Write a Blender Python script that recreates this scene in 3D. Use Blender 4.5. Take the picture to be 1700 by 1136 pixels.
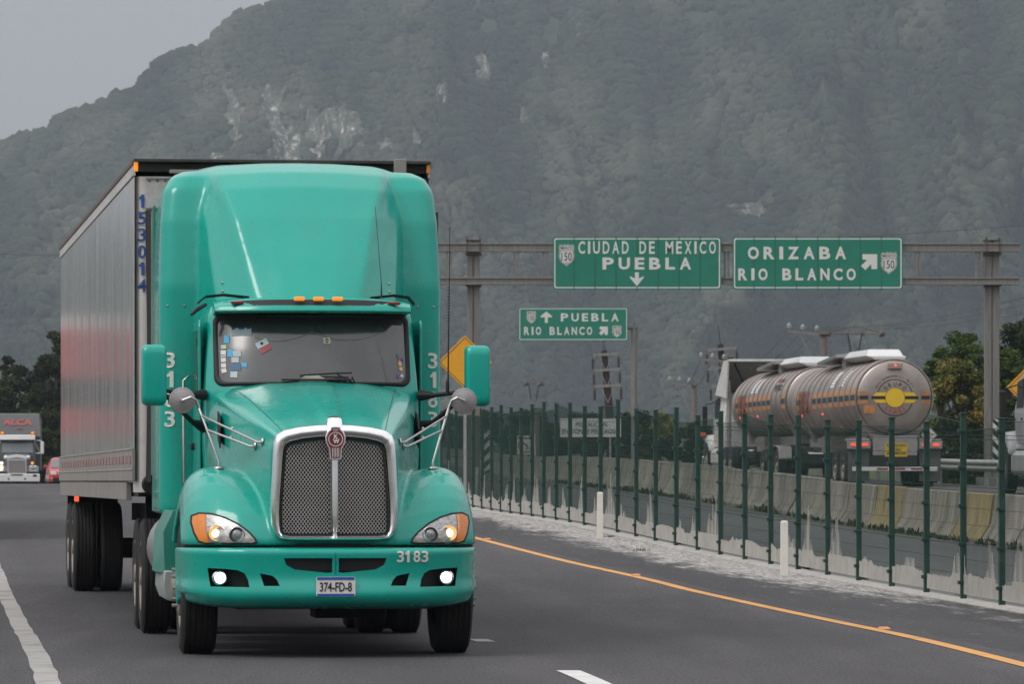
import bpy, bmesh, math, random
import numpy as np
from mathutils import Vector, Matrix, Euler
from mathutils.bvhtree import BVHTree
R = math.radians
random.seed(7); rng = np.random.default_rng(7)
SC = bpy.context.scene
COL = SC.collection
for o in list(bpy.data.objects): bpy.data.objects.remove(o)

# ------------------------------------------------------------------ camera, sky, sun, exposure
F = 8200.0 / 1700.0 * 36.0
CAMH = 1.36
cd = bpy.data.cameras.new('camera'); cam = bpy.data.objects.new('camera', cd); COL.objects.link(cam)
cam.location = (0, 0, CAMH); cam.rotation_euler = (R(90), 0, 0)
cd.sensor_width = 36; cd.lens = F; cd.shift_y = 231 / 1700.0
cd.clip_start = 0.5; cd.clip_end = 20000
cd.dof.use_dof = True; cd.dof.focus_distance = 41; cd.dof.aperture_fstop = 15
SC.camera = cam
SUN_EL, SUN_AZ = 50, 238          # azimuth clockwise from +Y: the light comes from high behind the camera
w = bpy.data.worlds.new('World'); SC.world = w; w.use_nodes = True
nt = w.node_tree; nt.nodes.clear()
sky = nt.nodes.new('ShaderNodeTexSky'); sky.sky_type = 'NISHITA'; sky.sun_disc = False
sky.sun_elevation = R(SUN_EL); sky.sun_rotation = R(SUN_AZ); sky.dust_density = 4; sky.air_density = 1.5; sky.altitude = 1200
hs = nt.nodes.new('ShaderNodeHueSaturation'); hs.inputs['Saturation'].default_value = 0.18
mx = nt.nodes.new('ShaderNodeMixRGB'); mx.blend_type = 'MIX'; mx.inputs[0].default_value = 0.75
mx.inputs[2].default_value = (6.0, 5.95, 6.0, 1)      # even cloud deck
bg = nt.nodes.new('ShaderNodeBackground'); bg.inputs[1].default_value = 0.15
wo = nt.nodes.new('ShaderNodeOutputWorld')
nt.links.new(sky.outputs[0], hs.inputs['Color']); nt.links.new(hs.outputs[0], mx.inputs[1])
# overcast dome: brighter overhead than at the horizon
tcw = nt.nodes.new('ShaderNodeTexCoord'); spw = nt.nodes.new('ShaderNodeSeparateXYZ'); nt.links.new(tcw.outputs['Generated'], spw.inputs[0])
rpw = nt.nodes.new('ShaderNodeValToRGB'); ew = rpw.color_ramp.elements; ew[0].position = 0.0; ew[0].color = (.25,.252,.262,1); ew[1].position = .9; ew[1].color = (1,1,1,1)
x_ = ew.new(.12); x_.color = (.33,.332,.342,1); x_ = ew.new(.45); x_.color = (.85,.85,.86,1)
nt.links.new(spw.outputs[2], rpw.inputs[0])
ngw = nt.nodes.new('ShaderNodeTexNoise'); ngw.inputs['Scale'].default_value = 2.2; ngw.inputs['Detail'].default_value = 5; nt.links.new(tcw.outputs['Generated'], ngw.inputs[0])
rgw = nt.nodes.new('ShaderNodeMapRange'); rgw.inputs['To Min'].default_value = .75; rgw.inputs['To Max'].default_value = 1.25; nt.links.new(ngw.outputs[0], rgw.inputs[0])
m2w = nt.nodes.new('ShaderNodeMixRGB'); m2w.blend_type = 'MULTIPLY'; m2w.inputs[0].default_value = 1; nt.links.new(mx.outputs[0], m2w.inputs[1]); nt.links.new(rpw.outputs[0], m2w.inputs[2])
m3w = nt.nodes.new('ShaderNodeMixRGB'); m3w.blend_type = 'MULTIPLY'; m3w.inputs[0].default_value = 1; nt.links.new(m2w.outputs[0], m3w.inputs[1]); nt.links.new(rgw.outputs[0], m3w.inputs[2])
nt.links.new(m3w.outputs[0], bg.inputs[0]); nt.links.new(bg.outputs[0], wo.inputs[0])
sl = bpy.data.lights.new('sun', 'SUN'); sl.energy = 1.0; sl.angle = R(25); sl.color = (1, .97, .92)
so = bpy.data.objects.new('sun', sl); COL.objects.link(so)
d = Vector((math.sin(R(SUN_AZ)) * math.cos(R(SUN_EL)), math.cos(R(SUN_AZ)) * math.cos(R(SUN_EL)), math.sin(R(SUN_EL))))
so.rotation_euler = (-d).to_track_quat('-Z', 'Y').to_euler(); so.location = (0, 0, 60)
vs = SC.view_settings; vs.view_transform = 'Standard'; vs.look = 'None'; vs.exposure = 0.55; vs.gamma = 1
SC.cycles.volume_bounces = 1; SC.cycles.max_bounces = 6; SC.cycles.transparent_max_bounces = 16
SC.cycles.volume_step_rate = 1; SC.cycles.caustics_reflective = False; SC.cycles.caustics_refractive = False

# ------------------------------------------------------------------ helpers
def lerp(pts, x):
    """smooth-ish piecewise interpolation"""
    xs = [p[0] for p in pts]; ys = [p[1] for p in pts]
    return float(np.interp(x, xs, ys))
def spl(pts, x):
    xs = np.array([p[0] for p in pts], float); ys = np.array([p[1] for p in pts], float)
    n = len(xs)
    if x <= xs[0]: return float(ys[0] + (x - xs[0]) * (ys[1] - ys[0]) / (xs[1] - xs[0]))
    if x >= xs[-1]: return float(ys[-1] + (x - xs[-1]) * (ys[-1] - ys[-2]) / (xs[-1] - xs[-2]))
    i = int(np.searchsorted(xs, x)) - 1
    i = max(0, min(n - 2, i)); h = xs[i+1] - xs[i]; s = (ys[i+1] - ys[i]) / h
    sp = (ys[i] - ys[i-1]) / (xs[i] - xs[i-1]) if i > 0 else s
    sn = (ys[i+2] - ys[i+1]) / (xs[i+2] - xs[i+1]) if i < n - 2 else s
    m0 = (sp + s) / 2 if sp * s > 0 else 0; m1 = (s + sn) / 2 if s * sn > 0 else 0
    if i == 0: m0 = s
    if i == n - 2: m1 = s
    t = (x - xs[i]) / h
    return float((2*t**3 - 3*t*t + 1) * ys[i] + (t**3 - 2*t*t + t) * h * m0 + (-2*t**3 + 3*t*t) * ys[i+1] + (t**3 - t*t) * h * m1)

class MB:
    def __init__(s): s.v = []; s.f = []; s.m = []; s.uv = None
    def add(s, V, Fc, mi=0):
        n = len(s.v); s.v.extend([tuple(p) for p in V]); s.f.extend([tuple(i + n for i in f) for f in Fc]); s.m.extend([mi] * len(Fc)); return s
    def box(s, c, sz, rot=None, mi=0, taper=1.0):
        hx, hy, hz = sz[0] / 2, sz[1] / 2, sz[2] / 2
        V = [Vector((x * hx * (taper if z > 0 else 1), y * hy * (taper if z > 0 else 1), z * hz)) for z in (-1, 1) for y in (-1, 1) for x in (-1, 1)]
        if rot is not None:
            M = Euler(rot).to_matrix() if not isinstance(rot, Matrix) else rot
            V = [M @ p for p in V]
        V = [p + Vector(c) for p in V]
        return s.add(V, [(0,2,3,1), (4,5,7,6), (0,1,5,4), (2,6,7,3), (0,4,6,2), (1,3,7,5)], mi)
    def tube(s, path, r, n=8, cap=True, mi=0, up=None):
        P = [Vector(p) for p in path]; k = len(P)
        rs = r if isinstance(r, (list, tuple)) else [r] * k
        V = []; Fc = []
        ref = Vector(up) if up else None
        for i, p in enumerate(P):
            t = (P[min(i+1, k-1)] - P[max(i-1, 0)]).normalized()
            a = ref if ref is not None else (Vector((0, 0, 1)) if abs(t.z) < .9 else Vector((1, 0, 0)))
            u = t.cross(a).normalized(); a = u.cross(t).normalized()
            if ref is None: ref = a
            else: ref = a
            for j in range(n):
                an = 2 * math.pi * (j + (.5 if n == 4 else 0)) / n
                V.append(p + (u * math.cos(an) + a * math.sin(an)) * rs[i])
        for i in range(k - 1):
            for j in range(n):
                Fc.append((i*n + j, i*n + (j+1) % n, (i+1)*n + (j+1) % n, (i+1)*n + j))
        if cap: Fc.append(tuple(range(n))[::-1]); Fc.append(tuple((k-1)*n + j for j in range(n)))
        return s.add(V, Fc, mi)
    def lathe(s, prof, c=(0,0,0), axis='X', n=32, mi=0, cap=True):
        V = []; Fc = []; c = Vector(c)
        for (r, h) in prof:
            for j in range(n):
                a = 2 * math.pi * j / n
                p = (h, r*math.cos(a), r*math.sin(a)) if axis == 'X' else ((r*math.cos(a), h, r*math.sin(a)) if axis == 'Y' else (r*math.cos(a), r*math.sin(a), h))
                V.append(c + Vector(p))
        k = len(prof)
        for i in range(k - 1):
            for j in range(n):
                Fc.append((i*n + j, i*n + (j+1) % n, (i+1)*n + (j+1) % n, (i+1)*n + j))
        if cap: Fc.append(tuple(range(n))[::-1]); Fc.append(tuple((k-1)*n + j for j in range(n)))
        return s.add(V, Fc, mi)
    def prism(s, poly, a, b, axis='Y', mi=0):
        """poly in the plane across the axis: Y -> (x,z), X -> (y,z), Z -> (x,y)"""
        n = len(poly)
        def P(p, h): return (p[0], h, p[1]) if axis == 'Y' else ((h, p[0], p[1]) if axis == 'X' else (p[0], p[1], h))
        V = [P(p, a) for p in poly] + [P(p, b) for p in poly]
        Fc = [tuple(range(n)), tuple(range(2*n - 1, n - 1, -1))] + [(i, i + n, (i+1) % n + n, (i+1) % n) for i in range(n)]
        return s.add(V, Fc, mi)
    def loft(s, rings, closed=True, cap=True, mi=0):
        n = len(rings[0]); V = [p for r in rings for p in r]; Fc = []
        for i in range(len(rings) - 1):
            for j in range(n if closed else n - 1):
                Fc.append((i*n + j, i*n + (j+1) % n, (i+1)*n + (j+1) % n, (i+1)*n + j))
        if cap and closed: Fc.append(tuple(range(n))[::-1]); Fc.append(tuple((len(rings)-1)*n + j for j in range(n)))
        return s.add(V, Fc, mi)
    def mesh(s, name='m', fix=True):
        me = bpy.data.meshes.new(name); me.from_pydata(s.v, [], s.f)
        if any(s.m):
            me.polygons.foreach_set('material_index', s.m)
        if fix:
            bm = bmesh.new(); bm.from_mesh(me); bmesh.ops.recalc_face_normals(bm, faces=bm.faces); bm.to_mesh(me); bm.free()
        me.update(); return me
    def build(s, name, mat, parent=None, smooth=False, bevel=0, seg=2, fix=True, sub=0):
        me = s.mesh(name, fix); return mkobj(name, me, mat, parent, smooth, bevel, seg, sub)

def mkobj(name, me, mat, parent=None, smooth=False, bevel=0, seg=2, sub=0):
    o = bpy.data.objects.new(name, me); COL.objects.link(o)
    for m in (mat if isinstance(mat, (list, tuple)) else [mat]): me.materials.append(m)
    if parent is not None: o.parent = parent
    if bevel:
        b = o.modifiers.new('b', 'BEVEL'); b.width = bevel; b.segments = seg; b.limit_method = 'ANGLE'; b.angle_limit = R(35)
    if sub:
        b = o.modifiers.new('s', 'SUBSURF'); b.levels = sub; b.render_levels = sub
    if smooth:
        if isinstance(smooth, (int, float)) and smooth is not True: autosmooth(me, smooth)
        else: me.polygons.foreach_set('use_smooth', [True] * len(me.polygons))
    return o
def autosmooth(me, deg):
    me.polygons.foreach_set('use_smooth', [True] * len(me.polygons))
    bm = bmesh.new(); bm.from_mesh(me)
    for e in bm.edges:
        if len(e.link_faces) == 2 and e.calc_face_angle(0) > R(deg): e.smooth = False
    bm.to_mesh(me); bm.free()
def thing(name, label, cat, loc=(0,0,0), rz=0, group=None):
    o = bpy.data.objects.new(name, None); COL.objects.link(o); o.empty_display_size = .2
    o.location = loc; o.rotation_euler = (0, 0, rz); return tag(o, label, cat, group)
def tag(o, label=None, cat=None, group=None, kind=None):
    if label: o['label'] = label
    if cat: o['category'] = cat
    if group: o['group'] = group
    if kind: o['kind'] = kind
    return o
def copy_tree(o, parent=None):
    c = o.copy(); COL.objects.link(c)
    if parent: c.parent = parent
    for ch in o.children: copy_tree(ch, c)
    return c
def bake(o):
    dg = bpy.context.evaluated_depsgraph_get(); dg.update()
    me = bpy.data.meshes.new_from_object(o.evaluated_get(dg)); o.modifiers.clear(); old = o.data; o.data = me
    return o
def bvh_of(o):
    me = o.data
    return BVHTree.FromPolygons([v.co[:] for v in me.vertices], [tuple(p.vertices) for p in me.polygons])
def text_mb(s, h, width=None, thick=.004, bold=0.0, res=3):
    """text as mesh facing -Y, lower left at origin, cap height h"""
    cu = bpy.data.curves.new('t', 'FONT'); cu.body = s; cu.resolution_u = res; cu.offset = bold; cu.extrude = .5
    ob = bpy.data.objects.new('t', cu); COL.objects.link(ob)
    dg = bpy.context.evaluated_depsgraph_get(); dg.update()
    me = bpy.data.meshes.new_from_object(ob.evaluated_get(dg))
    V = np.array([v.co[:] for v in me.vertices]) if len(me.vertices) else np.zeros((1, 3))
    Fc = [tuple(p.vertices) for p in me.polygons]
    bpy.data.objects.remove(ob); bpy.data.meshes.remove(me); bpy.data.curves.remove(cu)
    mn = V.min(0); mxx = V.max(0); sc = h / (mxx[1] - mn[1])
    sx = sc if width is None else width / (mxx[0] - mn[0])
    m = MB(); m.add([((p[0]-mn[0])*sx, -p[2]*thick, (p[1]-mn[1])*sc) for p in V], Fc); m.w = (mxx[0]-mn[0])*sx
    return m
def digits(s, h, adv, bold=.018, thick=.003):
    """evenly spaced bold digits, the 1 drawn by hand"""
    out = MB()
    for k, ch in enumerate(s):
        if ch == '1':
            t = MB(); w1 = h*.24
            for k_ in range(6): t.prism([(h*.16,h*k_/6),(h*.16+w1,h*k_/6),(h*.16+w1,h*(k_+1)/6),(h*.16,h*(k_+1)/6)], -thick, 0, 'Y')
            t.prism([(h*.16,h*.68),(h*.16,h*.98),(h*.12,h*.88),(0,h*.80),(0,h*.64)], -thick, 0, 'Y')
        else: t = text_mb(ch, h, adv*.86, thick, bold)
        t.v = [(p[0] + adv*k, p[1], p[2]) for p in t.v]; out.add(t.v, t.f)
    return out
def put(m, M):
    m.v = [tuple(M @ Vector(p)) for p in m.v]; return m
def merge(a, b, mi=0):
    return a.add(b.v, b.f, mi)
def project_y(m, bvh, off=.004, y0=-5, fallback=None):
    out = []
    for p in m.v:
        h = bvh.ray_cast(Vector((p[0], y0, p[2])), Vector((0, 1, 0)))
        y = h[0].y if h[0] is not None else (fallback if fallback is not None else 0)
        out.append((p[0], y - off + p[1], p[2]))
    m.v = out; return m
def patch(poly, res=.02):
    """triangulated flat grid filling a polygon in xz, y=0"""
    bm = bmesh.new(); vs_ = [bm.verts.new((p[0], 0, p[1])) for p in poly]; bm.faces.new(vs_)
    xs = [p[0] for p in poly]; zs = [p[1] for p in poly]
    for a, lo, hi, nv in ((0, min(xs), max(xs), (1,0,0)), (2, min(zs), max(zs), (0,0,1))):
        k = lo + res
        while k < hi - 1e-4:
            g = bm.verts[:] + bm.edges[:] + bm.faces[:]
            co = (k,0,0) if a == 0 else (0,0,k)
            bmesh.ops.bisect_plane(bm, geom=g, plane_co=co, plane_no=nv); k += res
    m = MB(); bm.verts.index_update()
    m.add([v.co[:] for v in bm.verts], [tuple(v.index for v in f.verts) for f in bm.faces]); bm.free(); return m
def ring_poly(poly, d):
    """offset a convex-ish polygon outward by d"""
    n = len(poly); out = []
    A = sum(poly[i][0]*poly[(i+1)%n][1] - poly[(i+1)%n][0]*poly[i][1] for i in range(n))
    sg = 1 if A > 0 else -1
    for i in range(n):
        p0, p1, p2 = [Vector((*poly[(i+k) % n], 0)) for k in (-1, 0, 1)]
        n1 = Vector(((p1-p0).y, -(p1-p0).x)).normalized()*sg; n2 = Vector(((p2-p1).y, -(p2-p1).x)).normalized()*sg
        b = (n1+n2).normalized(); k = d / max(.4, b.dot(n1)); out.append((p1.x + b.x*k, p1.y + b.y*k))
    return out
def rrect(x0, z0, x1, z1, r, n=5):
    P = []
    for cx, cz, a0 in ((x1-r, z0+r, -90), (x1-r, z1-r, 0), (x0+r, z1-r, 90), (x0+r, z0+r, 180)):
        for i in range(n + 1):
            a = R(a0 + 90*i/n); P.append((cx + r*math.cos(a), cz + r*math.sin(a)))
    return P
def frame_mb(inner, outer, proj=None, off=.006, n_sub=4):
    m = MB(); k = len(inner); V = []; Fc = []
    for a in (inner, outer): V += [(p[0], 0, p[1]) for p in a]
    for i in range(k): Fc.append((i, (i+1) % k, (i+1) % k + k, i + k))
    m.add(V, Fc)
    return m
def solidify(o, t, offset=-1):
    mo = o.modifiers.new('so', 'SOLIDIFY'); mo.thickness = t; mo.offset = offset; return o

# ------------------------------------------------------------------ materials
MATS = {}
def mat(name, col, rough=.5, metal=0, var=.12, scale=6, bump=0, bscale=60, coat=0, spec=.5, dirt=None, dirt_amt=.3, dscale=2.5, emis=None, estr=1, rvar=.12, stretch=(1,1,1), alpha=1, world=False, specks=False):
    if name in MATS: return MATS[name]
    m = bpy.data.materials.new(name); m.use_nodes = True; MATS[name] = m
    nt = m.node_tree; N = nt.nodes; Lk = nt.links; b = N['Principled BSDF']
    b.inputs['Roughness'].default_value = rough; b.inputs['Metallic'].default_value = metal
    b.inputs['Specular IOR Level'].default_value = spec
    b.inputs['Coat Weight'].default_value = coat; b.inputs['Coat Roughness'].default_value = .08
    tc = N.new('ShaderNodeTexCoord'); mp = N.new('ShaderNodeMapping'); mp.inputs['Scale'].default_value = stretch
    Lk.new(N.new('ShaderNodeNewGeometry').outputs['Position'] if world else tc.outputs['Object'], mp.inputs[0])
    nz = N.new('ShaderNodeTexNoise'); nz.inputs['Scale'].default_value = scale; nz.inputs['Detail'].default_value = 8; nz.inputs['Roughness'].default_value = .6
    Lk.new(mp.outputs[0], nz.inputs['Vector'])
    cr = N.new('ShaderNodeValToRGB'); e = cr.color_ramp.elements
    e[0].position = .3; e[1].position = .7
    e[0].color = (*[c*(1-var) for c in col], 1); e[1].color = (*[min(1, c*(1+var)) for c in col], 1)
    Lk.new(nz.outputs['Fac'], cr.inputs[0]); out = cr.outputs[0]
    if dirt:
        n2 = N.new('ShaderNodeTexNoise'); n2.inputs['Scale'].default_value = dscale; n2.inputs['Detail'].default_value = 10; n2.inputs['Roughness'].default_value = .7
        Lk.new(mp.outputs[0], n2.inputs['Vector'])
        r2 = N.new('ShaderNodeValToRGB'); r2.color_ramp.elements[0].position = .5; r2.color_ramp.elements[1].position = .72
        r2.color_ramp.elements[1].color = (dirt_amt,)*3 + (1,)
        Lk.new(n2.outputs['Fac'], r2.inputs[0])
        mm = N.new('ShaderNodeMixRGB'); mm.inputs[2].default_value = (*dirt, 1)
        Lk.new(r2.outputs[0], mm.inputs[0]); Lk.new(out, mm.inputs[1]); out = mm.outputs[0]
    if specks:   # stone chips and insect marks
        n4 = N.new('ShaderNodeTexVoronoi'); n4.inputs['Scale'].default_value = 11; n4.inputs['Randomness'].default_value = 1; Lk.new(mp.outputs[0], n4.inputs['Vector'])
        r4 = N.new('ShaderNodeValToRGB'); r4.color_ramp.elements[0].position = .045; r4.color_ramp.elements[0].color = (.75,.75,.75,1); r4.color_ramp.elements[1].position = .075; r4.color_ramp.elements[1].color = (0,0,0,1); Lk.new(n4.outputs['Distance'], r4.inputs[0])
        m4 = N.new('ShaderNodeMixRGB'); m4.inputs[2].default_value = (.03,.10,.08,1); Lk.new(r4.outputs[0], m4.inputs[0]); Lk.new(out, m4.inputs[1]); out = m4.outputs[0]
    Lk.new(out, b.inputs['Base Color'])
    if rvar:
        mr = N.new('ShaderNodeMapRange'); mr.inputs['To Min'].default_value = max(.02, rough - rvar/2); mr.inputs['To Max'].default_value = min(1, rough + rvar)
        Lk.new(nz.outputs['Fac'], mr.inputs[0]); Lk.new(mr.outputs[0], b.inputs['Roughness'])
    if bump:
        n3 = N.new('ShaderNodeTexNoise'); n3.inputs['Scale'].default_value = bscale; n3.inputs['Detail'].default_value = 6
        Lk.new(mp.outputs[0], n3.inputs['Vector'])
        bp = N.new('ShaderNodeBump'); bp.inputs['Strength'].default_value = bump; bp.inputs['Distance'].default_value = .02
        Lk.new(n3.outputs['Fac'], bp.inputs['Height']); Lk.new(bp.outputs[0], b.inputs['Normal'])
    if emis:
        b.inputs['Emission Color'].default_value = (*emis, 1); b.inputs['Emission Strength'].default_value = estr
    return m
GREEN = (.001, .34, .27)
M_paint = mat('truck_green', GREEN, .24, var=.05, coat=.45, dirt=(.07,.24,.19), dirt_amt=.30, specks=True, dscale=3, scale=1.5, spec=.35)
M_paint_dull = mat('truck_green_dull', (.014,.22,.165), .42, var=.06, coat=.25, dirt=(.06,.2,.16), dirt_amt=.4)
M_black = mat('black_rubber', (.006,.006,.0065), .6, var=.2)
M_plast = mat('black_plastic', (.018,.018,.019), .38, var=.2)
M_tyre = mat('tyre', (.013,.0128,.0125), .82, var=.3, scale=12, dirt=(.05,.047,.043), dirt_amt=.3, bump=.3)
M_chrome = mat('chrome', (.92,.92,.92), .15, 1, var=.05, rvar=.06)
M_steel = mat('steel', (.42,.41,.40), .35, 1, var=.12)
M_white = mat('white_paint', (.72,.72,.70), .45, var=.05)
M_under = mat('undercarriage', (.02,.019,.018), .8, var=.3)
M_amber = mat('amber_lens', (.75,.22,.02), .25, var=.1, coat=.5)
M_amberlit = mat('amber_lit', (.75,.22,.02), .25, emis=(1,.33,.03), estr=.4)
M_redlens = mat('red_lens', (.35,.02,.015), .25, coat=.5)
M_redlit = mat('red_lit', (.5,.03,.02), .3, emis=(1,.1,.05), estr=1.0)
M_lamp = mat('lamp_lit', (1,1,1), .3, emis=(1,.98,.93), estr=14)
M_lampw = mat('lamp_warm', (.9,.75,.5), .3, emis=(1,.74,.42), estr=1.3)
M_galv = mat('galvanised', (.36,.36,.35), .5, .6, var=.15)
M_conc = mat('concrete', (.28,.265,.24), .85, var=.18, scale=3, dirt=(.07,.065,.055), dirt_amt=.75, dscale=1.2, bump=.3)
M_signg = mat('sign_green', (.012,.19,.125), .42, var=.06, scale=2, dirt=(.03,.24,.17), dirt_amt=.2)
M_signw = mat('sign_white', (.66,.66,.63), .5, var=.04)
M_signy = mat('sign_yellow', (.75,.35,.015), .5, var=.05)
M_blk = mat('lettering_black', (.02,.02,.022), .5, var=.1)
M_mesh = mat('fence_green', (.007,.036,.027), .5, var=.15)
M_post = mat('fence_post_green', (.005,.042,.030), .5, var=.2, scale=3, dirt=(.10,.10,.09), dirt_amt=.35)
M_mud = mat('dried_cement', (.40,.38,.35), .95, var=.15, scale=4)
M_wood = mat('pole_wood', (.035,.026,.02), .9, var=.3)
M_glass = mat('windscreen_glass', (.038,.038,.04), .12, var=.55, scale=1.6, spec=.8, coat=.6, rvar=.1)
M_dglass = mat('dark_glass', (.02,.022,.024), .08, var=.2, spec=.7)
# ------------------------------------------------------------------ ground: one sheet, ruled across the curves measured along the road
XW = [(5,-.3),(20,-1.75),(33.1,-3.1),(59,-6.1),(100,-10.9),(195,-21.9),(300,-34)]
XY = [(5,4.35),(25,4.15),(36.4,3.78),(45.3,3.30),(62,1.51),(79.4,-.58),(110,-4.0),(150,-8.7),(195,-14),(300,-27)]
XF = [(5,9.2),(40,7.5),(50,6.5),(57.6,5.62),(76,3.15),(92,1.09),(110,-.8),(130,-2.9),(150,-5.1),(200,-11),(300,-23)]
XB = [(5,12.2),(60,9.3),(78,8.08),(92,6.97),(116,4.38),(145,2.12),(180,.3),(220,-2.6),(300,-9)]
XR = [(5,22),(60,17.2),(100,15.4),(132,13.1),(160,10.9),(220,6.2),(300,-.5)]
G0 = [(5,0),(45,0),(57,.09),(60,.14),(68,.24),(76,.38),(85,.54),(92,.67),(106,.86),(130,1.09),(160,1.24),(180,1.26),(200,1.12),(240,.95),(300,.55)]
ZF = [(5,-.3),(40,-.25),(57.6,-.12),(76,.19),(92,.54),(106,.67),(130,.95),(160,1.1),(200,1.0),(300,-.8)]
ZB = [(5,-.15),(60,.08),(78,.32),(92,.47),(116,.95),(145,1.27),(180,1.47),(220,2.0),(300,2.4)]
ZR = [(5,.1),(60,.45),(78,.65),(92,.85),(115,1.13),(132,1.22),(145,1.32),(160,1.5),(180,1.75),(220,2.2),(300,2.6)]
def cross(dd):
    xw, xy, xf, xb, xr = [spl(c, dd) for c in (XW, XY, XF, XB, XR)]
    g, zf, zb, zr = [spl(c, dd) for c in (G0, ZF, ZB, ZR)]
    return [(-900, g - 2), (xw - 60, g - .6), (xw - 14, g - .15), (xw - 3.2, g - .03), (xw, g), (xy, g), (xy + .35, g - .015), (xf, zf), (xb, zb), (xr, zr), (xr + 2.5, zr - .40), (xr + 60, zr + .8), (900, zr + 2)]
def gz(x, dd):
    c = cross(dd); return float(np.interp(x, [p[0] for p in c], [p[1] for p in c]))
DS = list(np.concatenate([np.arange(-20, 36, 4), np.arange(36, 130, 2), np.arange(130, 300.1, 5)]))
def strip(name, i0, i1, m, sub=1, dz=0):
    V = []; UV = []; Fc = []; cols = (i1 - i0) * sub + 1
    for dd in DS:
        c = cross(max(5, dd) if dd < 5 else dd)
        for k in range(cols):
            a = i0 + min(k // sub, i1 - i0 - 1); t = (k - (a - i0) * sub) / sub
            V.append((c[a][0] + (c[a+1][0]-c[a][0])*t, dd, c[a][1] + (c[a+1][1]-c[a][1])*t + dz)); UV.append((k / (cols-1), dd))
    for i in range(len(DS) - 1):
        for k in range(cols - 1): Fc.append((i*cols+k, i*cols+k+1, (i+1)*cols+k+1, (i+1)*cols+k))
    me = bpy.data.meshes.new(name); me.from_pydata(V, [], Fc)
    ul = me.uv_layers.new(name='UVMap'); li = np.zeros(len(me.loops), int); me.loops.foreach_get('vertex_index', li)
    ul.data.foreach_set('uv', np.array(UV)[li].ravel())
    o = mkobj(name, me, m, smooth=True); o['kind'] = 'structure'; return o

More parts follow.
